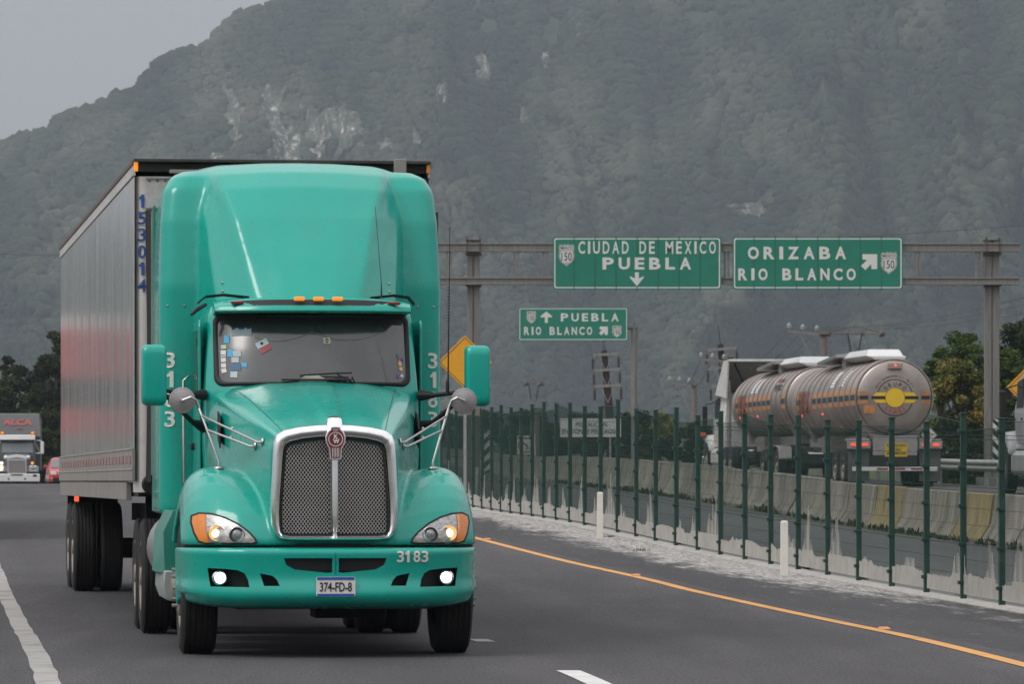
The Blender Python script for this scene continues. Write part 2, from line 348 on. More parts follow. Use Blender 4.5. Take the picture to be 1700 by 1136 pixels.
def asphalt(name, base, dust=0.0, wet=0.0, tracks=True, seed=0):
    m = bpy.data.materials.new(name); m.use_nodes = True; nt = m.node_tree; N = nt.nodes; Lk = nt.links; b = N['Principled BSDF']
    geo = N.new('ShaderNodeNewGeometry')
    def noise(scale, det=8, vec=(1,1,1), rough=.6):
        mp = N.new('ShaderNodeMapping'); mp.inputs['Scale'].default_value = vec; mp.inputs['Location'].default_value = (seed, seed*2, 0)
        Lk.new(geo.outputs['Position'], mp.inputs[0]); n = N.new('ShaderNodeTexNoise'); n.inputs['Scale'].default_value = scale
        n.inputs['Detail'].default_value = det; n.inputs['Roughness'].default_value = rough; Lk.new(mp.outputs[0], n.inputs[0]); return n.outputs['Fac']
    def ramp(fac, a, b_, ca, cb):
        r = N.new('ShaderNodeValToRGB'); r.color_ramp.elements[0].position = a; r.color_ramp.elements[1].position = b_
        r.color_ramp.elements[0].color = (*ca, 1); r.color_ramp.elements[1].color = (*cb, 1); Lk.new(fac, r.inputs[0]); return r.outputs[0]
    def mixc(f, a, c, mode='MIX'):
        x = N.new('ShaderNodeMixRGB'); x.blend_type = mode
        for i, q in ((0, f), (1, a), (2, c)):
            if hasattr(q, 'links') or hasattr(q, 'is_linked'): Lk.new(q, x.inputs[i])
            elif isinstance(q, tuple): x.inputs[i].default_value = (*q, 1)
            else: x.inputs[i].default_value = q
        return x.outputs[0]
    big = ramp(noise(.35, 6, (1, .25, 1)), .35, .68, tuple(c*.82 for c in base), tuple(c*1.2 for c in base))
    fine = ramp(noise(38, 3, (1, .35, 1)), .32, .7, (.55,)*3, (1.55,)*3)
    out = mixc(1.0, big, fine, 'MULTIPLY')
    streak = ramp(noise(2.2, 6, (1, .06, 1)), .45, .75, (1,1,1), (1.25,1.24,1.22)); out = mixc(1.0, out, streak, 'MULTIPLY')
    if tracks:
        uv = N.new('ShaderNodeUVMap'); sp = N.new('ShaderNodeSeparateXYZ'); Lk.new(uv.outputs[0], sp.inputs[0])
        k1 = N.new('ShaderNodeMath'); k1.operation = 'MULTIPLY'; k1.inputs[1].default_value = 2*math.pi*12; Lk.new(sp.outputs[0], k1.inputs[0])
        k2 = N.new('ShaderNodeMath'); k2.operation = 'COSINE'; Lk.new(k1.outputs[0], k2.inputs[0])
        out = mixc(1.0, out, ramp(k2.outputs[0], 0, 1, (.93,.93,.93), (1.09,1.085,1.08)), 'MULTIPLY')
    if dust:
        uv = N.new('ShaderNodeUVMap'); sp = N.new('ShaderNodeSeparateXYZ'); Lk.new(uv.outputs[0], sp.inputs[0])
        fr = N.new('ShaderNodeMapRange'); fr.inputs['From Min'].default_value = .25; fr.inputs['From Max'].default_value = .72; Lk.new(sp.outputs[0], fr.inputs[0])
        fd = N.new('ShaderNodeMapRange'); fd.inputs['From Min'].default_value = 52; fd.inputs['From Max'].default_value = 66; Lk.new(sp.outputs[1], fd.inputs[0])
        fd2 = N.new('ShaderNodeMath'); fd2.operation = 'MAXIMUM'; fd2.inputs[1].default_value = .25; Lk.new(fd.outputs[0], fd2.inputs[0])
        n1 = noise(1.3, 12, (2.4, .45, 1), .78)
        ml = N.new('ShaderNodeMath'); ml.operation = 'MULTIPLY'; Lk.new(fr.outputs[0], ml.inputs[0]); Lk.new(fd2.outputs[0], ml.inputs[1])
        ml2 = N.new('ShaderNodeMath'); ml2.operation = 'MULTIPLY_ADD'; ml2.inputs[1].default_value = .30; Lk.new(ml.outputs[0], ml2.inputs[0]); Lk.new(n1, ml2.inputs[2])
        msk = ramp(ml2.outputs[0], .60, .76, (0,0,0), (dust,)*3)
        fl = ramp(noise(14, 6, (1,.2,1), .75), .42, .60, (.35,)*3, (1,1,1)); msk = mixc(1.0, msk, fl, 'MULTIPLY')
        out = mixc(msk, out, (.50,.475,.455))
        fk = ramp(noise(16, 2, (1,.35,1), .5), .70, .74, (0,0,0), (.5,)*3); out = mixc(fk, out, (.4,.38,.37))
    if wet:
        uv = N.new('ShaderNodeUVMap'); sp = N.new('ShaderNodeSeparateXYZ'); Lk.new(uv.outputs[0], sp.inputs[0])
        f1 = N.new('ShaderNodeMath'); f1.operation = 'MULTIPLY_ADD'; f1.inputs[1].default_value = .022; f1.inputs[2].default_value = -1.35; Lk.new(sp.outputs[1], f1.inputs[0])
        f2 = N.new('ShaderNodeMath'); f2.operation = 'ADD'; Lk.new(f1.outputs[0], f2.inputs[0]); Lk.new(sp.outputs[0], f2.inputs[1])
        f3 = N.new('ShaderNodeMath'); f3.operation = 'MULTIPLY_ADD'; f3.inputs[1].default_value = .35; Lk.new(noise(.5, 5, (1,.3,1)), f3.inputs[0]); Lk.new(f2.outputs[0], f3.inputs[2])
        out = mixc(ramp(f3.outputs[0], .62, .68, (0,0,0), (1,1,1)), mixc(1.0, out, (2.3,2.25,2.15), 'MULTIPLY'), out)  # near the fence painted paler: lighter concrete, with the sky's reflection put into the colour
    Lk.new(out, b.inputs['Base Color'])
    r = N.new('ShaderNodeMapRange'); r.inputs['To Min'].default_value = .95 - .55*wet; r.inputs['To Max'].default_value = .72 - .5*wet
    Lk.new(noise(.8, 5, (1, .15, 1)), r.inputs[0]); Lk.new(r.outputs[0], b.inputs['Roughness']); b.inputs['Specular IOR Level'].default_value = .3
    bp = N.new('ShaderNodeBump'); bp.inputs['Strength'].default_value = .5; bp.inputs['Distance'].default_value = .01; Lk.new(noise(120, 3), bp.inputs['Height']); Lk.new(bp.outputs[0], b.inputs['Normal'])
    return m
M_road = asphalt('asphalt', (.060,.0565,.061))
M_should = asphalt('shoulder_asphalt', (.046,.044,.046), dust=.95, seed=3, tracks=False)
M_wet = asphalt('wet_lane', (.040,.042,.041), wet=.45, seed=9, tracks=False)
M_road2 = asphalt('upper_asphalt', (.062,.060,.060), seed=5, tracks=False)
M_grass = mat('verge_grass', (.045,.06,.018), .95, var=.45, scale=1.2, bump=.6, bscale=8, dirt=(.12,.10,.05), dirt_amt=.5)
strip('verge_ground_west', 0, 3, M_grass)
strip('road', 3, 6, M_road)
strip('shoulder', 6, 7, M_should)
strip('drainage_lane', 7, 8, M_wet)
strip('upper_road', 8, 9, M_road2)
strip('verge_ground_east', 9, 12, M_grass)
# far ground to the horizon
fg = MB()
fg.add([(-9000,296,-2.5),(9000,296,-2.5),(9000,9000,-2.5),(-9000,9000,-2.5)], [(0,1,2,3)])
fg.add([(-9000,-400,-2.6),(9000,-400,-2.6),(9000,-19,-2.6),(-9000,-19,-2.6)], [(0,1,2,3)])
fg.build('ground', M_grass, fix=False)['kind'] = 'structure'

def line_strip(name, curve, d0, d1, wid, m, off=0, dz=.006, step=1.0, wob=.0):
    V = []; Fc = []; n = int((d1 - d0) / step) + 1
    for i in range(n + 1):
        dd = min(d1, d0 + i * step); x = spl(curve, dd) + off; wb = random.uniform(-wob, wob)
        for s in (-.5, .5): V.append((x + s * wid + wb, dd, gz(x + s*wid, dd) + dz))
    for i in range(n): Fc.append((2*i, 2*i+1, 2*i+3, 2*i+2))
    m_ = MB(); m_.add(V, Fc); return m_
def worn(name, col, amt=.55):
    m = mat(name, col, .7, var=.15, scale=3, dirt=(.08,.078,.08), dirt_amt=amt, dscale=1.6); return m
M_ly = worn('worn_yellow_line', (.62,.30,.075), .45); M_lw = worn('worn_white_line', (.32,.305,.29), .85)
line_strip('', XY, -10, 200, .15, None, dz=.005).build('yellow_edge_line', M_ly, fix=False)['kind'] = 'structure'
line_strip('', XW, -10, 150, .17, None, dz=.005, wob=.012).build('white_edge_line', M_lw, fix=False)['kind'] = 'structure'
dl = MB(); XD = [(20,1.5),(31,.72),(35.3,.40),(42,-.26),(60,-2.2),(100,-7.2)]
for a, b_ in ((14, 20), (29, 35.3)): 
    t = line_strip('', XD, a, b_, .17, None, dz=.005, step=.5); dl.add(t.v, t.f)
M_lw2 = worn('lane_dash_white', (.60,.59,.57), .4)
dl.build('lane_dash_line', M_lw2, fix=False)['kind'] = 'structure'
t = line_strip('', XD, 41.6, 42.3, .16, None, dz=.005, step=.3); t.build('worn_lane_dash', M_lw, fix=False)['kind'] = 'structure'
# raised orange road studs beside the yellow line
M_stud = mat('stud_orange', (.62,.25,.11), .5, var=.1)
for (px, dd, lb) in ((1462, 45.2, 'orange raised road stud by the yellow line, nearest to the camera'), (1052, 62, 'orange raised road stud by the yellow line, middle of the three'), (806, 78.6, 'orange raised road stud by the yellow line, just past the truck headlight')):
    x = (px - 850) / 8200 * dd + .03; z = gz(x, dd)
    m_ = MB(); m_.loft([[(-.06,-.06,0),(.06,-.06,0),(.06,.06,0),(-.06,.06,0)], [(-.04,-.03,.02),(.04,-.03,.02),(.04,.03,.02),(-.04,.03,.02)]])
    o = m_.build('road_stud', M_stud, bevel=.004); o.location = (x, dd, z + .008); tag(o, lb, 'road stud', 'road studs along the yellow line')

# ------------------------------------------------------------------ mountain
RIDGE = [(-2600,300),(-1500,420),(-700,380),(-300,330),(-100,290),(0,250),(60,228),(100,205),(150,188),(185,172),(230,152),(262,118),(285,100),(310,92),(340,90),(365,62),(390,40),(430,22),(465,8),(500,-25),(600,-70),(800,-130),(1100,-90),(1400,-150),(1700,-120),(2300,-60),(3200,60),(4200,200)]
def vnoise2(x, y, seed=0):
    xi = np.floor(x).astype(np.int64); yi = np.floor(y).astype(np.int64); fx = x - xi; fy = y - yi
    def h(a, b):
        n = (a * 374761393 + b * 668265263 + seed * 974634777) & 0x7fffffff
        n = ((n ^ (n >> 13)) * 1274126177) & 0x7fffffff
        return ((n ^ (n >> 16)) & 0xffff) / 65535.0
    sx = fx*fx*(3-2*fx); sy = fy*fy*(3-2*fy)
    return (h(xi,yi)*(1-sx)+h(xi+1,yi)*sx)*(1-sy) + (h(xi,yi+1)*(1-sx)+h(xi+1,yi+1)*sx)*sy
def fbm(x, y, o=5, seed=0):
    a = 1; s = 0; t = 0
    for i in range(o): s = s + a*vnoise2(x, y, seed+i); t += a; a *= .5; x = x*2.03; y = y*2.03
    return s / t
rx = np.array([p[0] for p in RIDGE], float); ry = np.array([p[1] for p in RIDGE], float)
def mount(px, t):
    """px: azimuth parameter, t: 0 foot .. 1 ridge (..1.3 behind). returns world xyz"""
    a = (px - 850) / 8200.0
    e = (799 - np.interp(px, rx, ry)) / 8200.0
    Dr = 3000 + 260*np.sin(px/420.0)
    Df = 2250 + 220*fbm(px/600.0, px*0, 3, 4)
    tt = np.minimum(t, 1.0)
    D = Df + (Dr - Df) * t
    zr = e * Dr
    spur = (np.abs(fbm(px/260.0 + .6*tt, tt*1.6, 4, 11) - .5) * 2)
    gul = fbm(px/90.0, tt*5.0, 4, 21) - .5
    z = zr * (tt**.92) * (1 - .36 * (1 - tt) * (1 - spur) * (tt > 0)) + 26*gul*np.sin(np.pi*np.clip(tt, 0, 1)) 
    D = D + 430*(spur - .5)*np.sin(np.pi*np.clip(tt, 0, 1)) + 60*gul*np.sin(np.pi*np.clip(tt,0,1))
    z = np.where(t > 1, zr - (t-1)*900, z)
    return a*D, D, z + CAMH - 3.0*(1-tt)
nu, nv = 620, 150
pu = np.concatenate([np.linspace(-2500, -160, 60), np.linspace(-150, 1850, 800), np.linspace(1860, 4100, 60)]); tv = np.concatenate([np.linspace(0, 1, 230), np.linspace(1.03, 1.3, 10)])
PU, TV = np.meshgrid(pu, tv); X, Y, Z = mount(PU, TV)
# rock faces: (px centre, py centre, half width, half height) turned into bare patches of the slope
CLIFFS = [(385,195,22,60),(450,180,24,50),(560,215,70,42),(480,235,60,40),(640,248,24,18),(735,160,9,18),(800,112,13,26),(690,230,9,16),(905,100,6,14),(958,52,7,16),(360,262,16,14),(1235,350,34,14),(1500,228,8,6),(870,190,6,16)]
def proj(x, y, z): return 850 + 8200*x/y, 799 - 8200*(z - CAMH)/y
def cliffmask(px, py):
    m = np.zeros_like(px)
    wob = (fbm(px/14.0, py/30.0, 4, 77) - .5)*2.4
    for cx, cy, a, b_ in CLIFFS: m = np.maximum(m, 1.35 - np.sqrt(((px-cx)/a)**2 + ((py-cy)/b_)**2) + wob*.75)
    return np.clip(m, 0, 1)
SP = proj(X, Y, Z); CM = cliffmask(SP[0], SP[1])
CM_ = np.clip((CM - .1)*2, 0, 1); kk = 1 - (14 + 10*fbm(X/9.0, Z/30.0, 3, 3))*CM_/Y; X = X*kk; Y = Y*kk; Z = CAMH + (Z - CAMH)*kk
V = np.stack([X, Y, Z], -1).reshape(-1, 3); nr, nc = PU.shape
ii = (np.arange(nr-1)[:,None]*nc + np.arange(nc-1)[None,:]).ravel(); Q = np.stack([ii, ii+1, ii+nc+1, ii+nc], 1)
def npmesh(name, V, Q, attrs=None):
    me = bpy.data.meshes.new(name); n, k = Q.shape
    me.vertices.add(len(V)); me.vertices.foreach_set('co', V.astype(np.float32).ravel())
    me.loops.add(n*k); me.loops.foreach_set('vertex_index', Q.astype(np.int32).ravel())
    me.polygons.add(n); me.polygons.foreach_set('loop_start', np.arange(0, n*k, k, dtype=np.int32)); me.polygons.foreach_set('loop_total', np.full(n, k, np.int32))
    for an, av in (attrs or {}).items():
        at = me.attributes.new(an, 'FLOAT', 'POINT'); at.data.foreach_set('value', av.astype(np.float32).ravel())
    me.update(calc_edges=True); me.validate(); return me
def mountain_mat():
    m = bpy.data.materials.new('mountain_slope'); m.use_nodes = True; nt = m.node_tree; N = nt.nodes; Lk = nt.links; b = N['Principled BSDF']
    geo = N.new('ShaderNodeNewGeometry'); mp = N.new('ShaderNodeMapping'); mp.inputs['Scale'].default_value = (2.6, .5, .08); Lk.new(geo.outputs['Position'], mp.inputs[0])
    n1 = N.new('ShaderNodeTexNoise'); n1.inputs['Scale'].default_value = .16; n1.inputs['Detail'].default_value = 8; n1.inputs['Roughness'].default_value = .7; Lk.new(mp.outputs[0], n1.inputs[0])
    r1 = N.new('ShaderNodeValToRGB'); e = r1.color_ramp.elements; e[0].position = .46; e[0].color = (.045,.05,.036,1); e[1].position = .64; e[1].color = (.48,.46,.43,1)
    x = r1.color_ramp.elements.new(.56); x.color = (.15,.14,.12,1)
    Lk.new(n1.outputs[0], r1.inputs[0])
    n2 = N.new('ShaderNodeTexNoise'); n2.inputs['Scale'].default_value = .05; n2.inputs['Detail'].default_value = 8; Lk.new(geo.outputs['Position'], n2.inputs[0])
    r2 = N.new('ShaderNodeValToRGB'); e = r2.color_ramp.elements; e[0].position = .35; e[0].color = (.018,.026,.016,1); e[1].position = .7; e[1].color = (.045,.05,.032,1); Lk.new(n2.outputs[0], r2.inputs[0])
    at = N.new('ShaderNodeAttribute'); at.attribute_name = 'rock'
    mx = N.new('ShaderNodeMixRGB'); Lk.new(at.outputs['Fac'], mx.inputs[0]); Lk.new(r2.outputs[0], mx.inputs[1]); Lk.new(r1.outputs[0], mx.inputs[2]); Lk.new(mx.outputs[0], b.inputs['Base Color'])
    b.inputs['Roughness'].default_value = .95; b.inputs['Specular IOR Level'].default_value = .1
    return m
o = mkobj('mountain', npmesh('mountain', V, Q, {'rock': CM}), mountain_mat(), smooth=True); o['kind'] = 'structure'
# the forest on it: one mass of irregular crowns
def ico():
    t = (1+5**.5)/2; v = np.array([(-1,t,0),(1,t,0),(-1,-t,0),(1,-t,0),(0,-1,t),(0,1,t),(0,-1,-t),(0,1,-t),(t,0,-1),(t,0,1),(-t,0,-1),(-t,0,1)])/math.hypot(1,t)
    f = np.array([(0,11,5),(0,5,1),(0,1,7),(0,7,10),(0,10,11),(1,5,9),(5,11,4),(11,10,2),(10,7,6),(7,1,8),(3,9,4),(3,4,2),(3,2,6),(3,6,8),(3,8,9),(4,9,5),(2,4,11),(6,2,10),(8,6,7),(9,8,1)])
    return v, f
IV, IF = ico()
def forest(n, pr, tr, rmin, rmax, seed):
    g = np.random.default_rng(seed); px = g.uniform(*pr, n); t = g.uniform(tr[0], tr[1], n); x, y, z = mount(px, t); sp = proj(x, y, z)
    cm = cliffmask(sp[0], sp[1]); dens = fbm(px/40.0, t*22.0, 3, 5)
    keep = (cm < .35 + .2*g.random(n)) & (dens > .30 + .1*g.random(n)*0)
    x, y, z, px, t = x[keep], y[keep], z[keep], px[keep], t[keep]; n = len(x)
    r = (rmin + (rmax-rmin)*g.random(n)**2.4)
    V = IV[None]*r[:,None,None]*np.stack([1+.3*g.random(n), 1+.3*g.random(n), .75+.7*g.random(n)], -1)[:,None,:]
    V = V*(1+.6*(g.random((n,12,1))-.5)) + np.stack([x, y, z + r*.45], -1)[:,None,:]
    Q = IF[None] + (np.arange(n)*12)[:,None,None]
    tone = np.repeat(np.clip(1.5*(fbm(px/85.0, t*9.0, 5, 33)-.5) + .38 + .16*g.random(n) + .5*(fbm(px/350.0, t*2.5, 2, 3)-.5), 0, 1), 12)
    return V.reshape(-1,3), Q.reshape(-1,3), tone
def leafmat(name, cols, rough=.8, attr='tone'):
    m = bpy.data.materials.new(name); m.use_nodes = True; nt = m.node_tree; N = nt.nodes; b = N['Principled BSDF']
    at = N.new('ShaderNodeAttribute'); at.attribute_name = attr; r = N.new('ShaderNodeValToRGB'); e = r.color_ramp.elements
    e[0].color = (*cols[0], 1); e[0].position = .15; e[1].color = (*cols[-1], 1); e[1].position = .85
    for i, c in enumerate(cols[1:-1]): x = e.new(.15 + .7*(i+1)/(len(cols)-1)); x.color = (*c, 1)
    nt.links.new(at.outputs['Fac'], r.inputs[0]); nt.links.new(r.outputs[0], b.inputs['Base Color']); b.inputs['Roughness'].default_value = rough; b.inputs['Specular IOR Level'].default_value = .15
    return m
parts = [forest(70000, (-120, 1820), (.0, 1.0), 1.4, 4.6, 1), forest(9000, (-2400, -120), (0,1), 5, 12, 2), forest(9000, (1820, 4000), (0,1), 5, 12, 3), forest(9000, (-160, 1860), (.985,1.0), 1.2, 5, 4), forest(120000, (-100, 1800), (.0, 1.0), .8, 2.6, 8)]
off = 0; VV = []; QQ = []; TT = []
for v_, q_, t_ in parts: VV.append(v_); QQ.append(q_ + off); TT.append(t_); off += len(v_)
M_for = leafmat('forest_leaves', [(.012,.017,.013),(.021,.029,.018),(.036,.044,.027),(.070,.067,.048)], .9)
o = mkobj('mountain_forest', npmesh('forest', np.concatenate(VV), np.concatenate(QQ), {'tone': np.concatenate(TT)}), M_for, smooth=True); tag(o, 'dense green forest covering the whole misty mountainside', 'forest', kind='stuff')

# ------------------------------------------------------------------ haze
hz = MB(); hz.box((0, 2400, 248), (7000, 5600, 510)); 
hm = bpy.data.materials.new('haze_air'); hm.use_nodes = True; hn = hm.node_tree; hn.nodes.clear()
pv = hn.nodes.new('ShaderNodeVolumePrincipled'); pv.inputs['Color'].default_value = (.68,.77,.88,1); pv.inputs['Density'].default_value = .000115; pv.inputs['Anisotropy'].default_value = .1
ho = hn.nodes.new('ShaderNodeOutputMaterial'); hn.links.new(pv.outputs[0], ho.inputs['Volume'])
HAZE = hz.build('haze', hm); tag(HAZE, kind='stuff', label='thin grey mist filling the valley air', cat='haze')
# ------------------------------------------------------------------ the green tractor (local: y backwards from the bumper, x to the picture's right)
T = thing('truck_tractor', 'glossy turquoise green long-nose tractor with chrome mesh grille, driving towards the camera', 'truck', (-1.35, 37.8, 0), R(6.5))
def planfront(x):     # bumper/fender plan curve
    return float(np.interp(abs(x), [0,.4,.7,.9,1.0,1.08,1.13,1.16,1.175], [0,.02,.08,.19,.29,.42,.56,.75,1.0]))
# --- hood and fenders fused into one skin
hb = MB()
st = [(.13,[(0,.87),(.44,.87),(.475,1.0),(.492,1.35),(.485,1.60),(.45,1.71),(.36,1.745),(.2,1.765),(0,1.775)]),
      (.6,[(0,.87),(.54,.87),(.565,1.1),(.575,1.4),(.57,1.66),(.53,1.79),(.43,1.845),(.24,1.875),(0,1.885)]),
      (1.2,[(0,.87),(.65,.87),(.68,1.1),(.69,1.45),(.68,1.74),(.635,1.88),(.53,1.95),(.3,1.995),(0,2.01)]),
      (1.8,[(0,.87),(.75,.87),(.785,1.2),(.79,1.5),(.775,1.83),(.73,1.98),(.62,2.05),(.35,2.10),(0,2.115)]),
      (2.45,[(0,.87),(.81,.87),(.85,1.2),(.865,1.6),(.85,1.92),(.80,2.07),(.68,2.13),(.4,2.18),(0,2.19)])]
rings = []
ys_st = [s_[0] for s_ in st]; st2 = []
for y in np.linspace(.13, 2.45, 22):
    st2.append((float(y), [(spl([(s_[0], s_[1][k][0]) for s_ in st], y), spl([(s_[0], s_[1][k][1]) for s_ in st], y)) for k in range(9)]))
for y, hp in st2:
    rings.append([(p[0], y, p[1]) for p in hp] + [(-p[0], y, p[1]) for p in hp[::-1][1:-1]])
hb.loft(rings)
def smooth_obj(o, vox, it, fac=.5):
    m = o.modifiers.new('r', 'REMESH'); m.mode = 'VOXEL'; m.voxel_size = vox; m.use_smooth_shade = True
    s = o.modifiers.new('s', 'SMOOTH'); s.factor = fac; s.iterations = it
    return bake(o)
xs = [.30,.42,.52,.62,.72,.8,.88,.95,1.0,1.05,1.09,1.12,1.145,1.165,1.175]
rows = [(0,.87),(.0,.93),(.03,1.02),(.09,1.13),(.19,1.24),(.32,1.34),(.5,1.42),(.72,1.465),(.95,1.475),(1.2,1.45),(1.42,1.38),(1.6,1.28),(1.7,1.1),(1.7,.87)]
def kz(x): return float(np.interp(x, [.3,.5,.62,.75,.85,.92,.98,1.04,1.09,1.13,1.16,1.175], [.62,.74,.86,.96,1,1,.97,.91,.80,.62,.32,.02]))
for s in (-1, 1):
    G = []
    for (dy, z) in rows:
        G.append([(s*x, max(.13, planfront(x)*.86 + .10) * (1 if x > .5 else 1) + dy*(1.9-planfront(x))/1.75, .87 + (z-.87)*kz(x)) for x in xs])
    fb = MB(); n = len(xs); V = [p for r_ in G for p in r_]; V2 = [(p[0], p[1], .86) for p in V]
    Fc = []
    L = len(rows)
    for i in range(L-1):
        for j in range(n-1): Fc.append((i*n+j, i*n+j+1, (i+1)*n+j+1, (i+1)*n+j))
    off = len(V)
    Fc += [tuple(off + k for k in f) for f in Fc]
    bd = [j for j in range(n)] + [i*n + n-1 for i in range(1, L)] + [(L-1)*n + j for j in range(n-2, -1, -1)] + [i*n for i in range(L-2, 0, -1)]
    for k in range(len(bd)): a, b_ = bd[k], bd[(k+1) % len(bd)]; Fc.append((a, b_, b_+off, a+off))
    fb.add(V + V2, Fc); f_o = fb.build('tmp', M_paint)
    cut = MB(); cut.lathe([(.58,-.5),(.58,.5)], (s*1.22, 1.22, .55), 'X', 40); c_o = cut.build('cut', M_paint)
    bo = f_o.modifiers.new('b', 'BOOLEAN'); bo.operation = 'DIFFERENCE'; bo.object = c_o; bo.solver = 'EXACT'
    bake(f_o); bpy.data.objects.remove(c_o)
    hb.add([v.co[:] for v in f_o.data.vertices], [tuple(p.vertices) for p in f_o.data.polygons]); bpy.data.objects.remove(f_o)
# raised centre crease that runs from the windscreen down to the badge
for i, (y0, y1) in enumerate([(0.15, 2.3)]):
    R_ = []
    for t in np.linspace(0, 1, 9):
        y = y0 + (y1-y0)*t; wd = .055 + .085*t; zt = float(np.interp(y, [.13,.6,1.2,1.8,2.45], [1.775,1.885,2.01,2.115,2.19]))
        R_.append([(-wd-.03, y, zt-.06), (wd+.03, y, zt-.06), (wd, y, zt+.016*(1 if y < 1.9 else .3)), (-wd, y, zt+.016*(1 if y < 1.9 else .3))])
    hb.loft(R_)
hood = hb.build('hood', M_paint, T, fix=True)
smooth_obj(hood, .014, 16)
def holed(o, polys, y0, y1):
    cm = MB()
    for h in polys: cm.prism(h, y0, y1, 'Y')
    co = cm.build('cut', M_paint, o.parent); bo = o.modifiers.new('b', 'BOOLEAN'); bo.operation = 'DIFFERENCE'; bo.object = co; bo.solver = 'EXACT'; bake(o); bpy.data.objects.remove(co)
holed(hood, [[(-.39,.94),(.39,.94),(.42,1.1),(.385,1.62),(0,1.69),(-.385,1.62),(-.42,1.1)]], -.3, .34); autosmooth(hood.data, 50)
HB = bvh_of(hood)
# dark seams on the hood
def surf_z(b, x, y, z0=5):
    h = b.ray_cast(Vector((x, y, z0)), Vector((0, 0, -1))); return h[0].z if h[0] is not None else 0
sm = MB()
for s in (-1, 1):
    P = [(s*(.40 + .27*t), .2 + 2.1*t) for t in np.linspace(0, 1, 16)]
    sm.tube([(x, y, surf_z(HB, x, y) + .0005) for x, y in P], .0028, 5)
    sm.tube([(s*.30, HB.ray_cast(Vector((s*.30, -3, z)), Vector((0,1,0)))[0].y if HB.ray_cast(Vector((s*.30, -3, z)), Vector((0,1,0)))[0] is not None else .13, z) for z in (.875,.885,.9)], .003, 5)
sm.build('panel_seam', M_blk, T)
# hood side air intake and reflections of trim
# --- bumper
bb = MB(); prof = [(.832,.10),(.83,.035),(.815,.012),(.78,.02),(.72,.025),(.66,.03),(.61,.03),(.575,.02),(.545,.005),(.50,-.012),(.465,-.005),(.435,.03),(.41,.08),(.395,.16),(.39,.26)]
xs_b = sorted(set([round(v_, 3) for v_ in np.concatenate([np.linspace(-1.17, -1.0, 12), np.linspace(-1.0, 1.0, 41), np.linspace(1.0, 1.17, 12)])]))
Gb = []
for (z, dy) in prof:
    row = []
    for x in xs_b:
        e = abs(x)/1.17; lip = 1 - .022*(.83-z)/.3
        row.append((x*lip*.99 + (0.02*np.sign(x)*max(0, e-.8)*5*math.exp(-((z-.52)/.05)**2)), planfront(x)*1.0 + dy*(1-.35*e), z + (.05*e**6 if z < .47 else 0)))
    # close sides backward
    row = [(-1.165, 1.02, z)] + row + [(1.165, 1.02, z)]
    Gb.append(row)
nb = len(Gb[0]); bb.add([p for r_ in Gb for p in r_], [(i*nb+j, i*nb+j+1, (i+1)*nb+j+1, (i+1)*nb+j) for i in range(len(Gb)-1) for j in range(nb-1)])
bump = bb.build('bumper', M_paint, T); 
ss = bump.modifiers.new('ss', 'SUBSURF'); ss.levels = 1; ss.render_levels = 1
so_ = bump.modifiers.new('so', 'SOLIDIFY'); so_.thickness = .035; so_.offset = 0
rm_ = bump.modifiers.new('r', 'REMESH'); rm_.mode = 'VOXEL'; rm_.voxel_size = .010
sm_ = bump.modifiers.new('s', 'SMOOTH'); sm_.factor = .5; sm_.iterations = 5
bake(bump)
cut = MB()
def holes(s):
    return [[(s*.395,.768),(s*.375,.715),(s*.31,.68),(s*.06,.655),(s*.025,.66),(s*.025,.768)],
            [(s*.425,.555),(s*.445,.60),(s*.475,.63),(s*.50,.637),(s*.575,.652),(s*.545,.555)],
            [(s*.655,.545),(s*.665,.60),(s*.69,.65),(s*.74,.675),(s*.84,.685),(s*.965,.69),(s*.945,.548)]]
for s in (-1, 1):
    for h in holes(s): cut.prism(h, -.3, .8, 'Y')
co = cut.build('cut', M_paint, T); bo = bump.modifiers.new('b', 'BOOLEAN'); bo.operation = 'DIFFERENCE'; bo.object = co; bo.solver = 'EXACT'; bake(bump); bpy.data.objects.remove(co)
autosmooth(bump.data, 38)
BB = None
def bfront(x, z):
    dy = float(np.interp(z, [p[0] for p in prof][::-1], [p[1] for p in prof][::-1])); return planfront(x) + dy*(1-.35*abs(x)/1.17)
# dark backing behind the openings, the number, plate, fog lamps
bk = MB()
for a, b_ in ((-1.05,-.4),(.4,1.05)):
    bk = MB(); bk.add([(x, planfront(x)+.13, z) for x in np.linspace(a, b_, 8) for z in (.54,.74)], [(2*i, 2*i+1, 2*i+3, 2*i+2) for i in range(7)])
    bk.build('lamp_recess', M_black, bump, fix=False)
gm = MB()
for s in (-1, 1):
    gm.box((s*.21, .055, .73), (.42, .012, .13))
    for i in range(30): gm.tube([(s*(.01+.013*i), .045, .67), (s*(.01+.013*i), .045, .79)], .0025, 4)
    for i in range(8): gm.tube([(s*.0, .043, .675+.014*i), (s*.40, .055, .675+.014*i)], .0025, 4)
gm.build('intake_mesh', M_black, bump)
q = MB()
for z0_, z1_ in ((.83,.64),(.46,.40)): q.tube([(0, bfront(0, z)-.0185, z) for z in np.linspace(z0_, z1_, 8)], .0022, 4)
q.build('centre_seam', M_blk, bump)
tb = digits('3183', .088, .064, .018, .004); put(tb, Matrix.Translation((.475, 0, .735))); project_y(tb, bvh_of(bump), .006, -3, .1)
tb.build('fleet_number', M_signw, bump)
pl = MB(); pl.prism(rrect(-.15,.475,.15,.625,.012,3), -.012, -.004, 'Y'); plate = pl.build('licence_plate', M_signw, T); plate.location = (0, -.012, 0)
pb = MB(); pb.box((0,-.014,.613), (.285,.003,.02)); pb.box((0,-.014,.487), (.285,.003,.018)); pb.build('plate_band', mat('plate_blue', (.03,.07,.35), .5), plate)
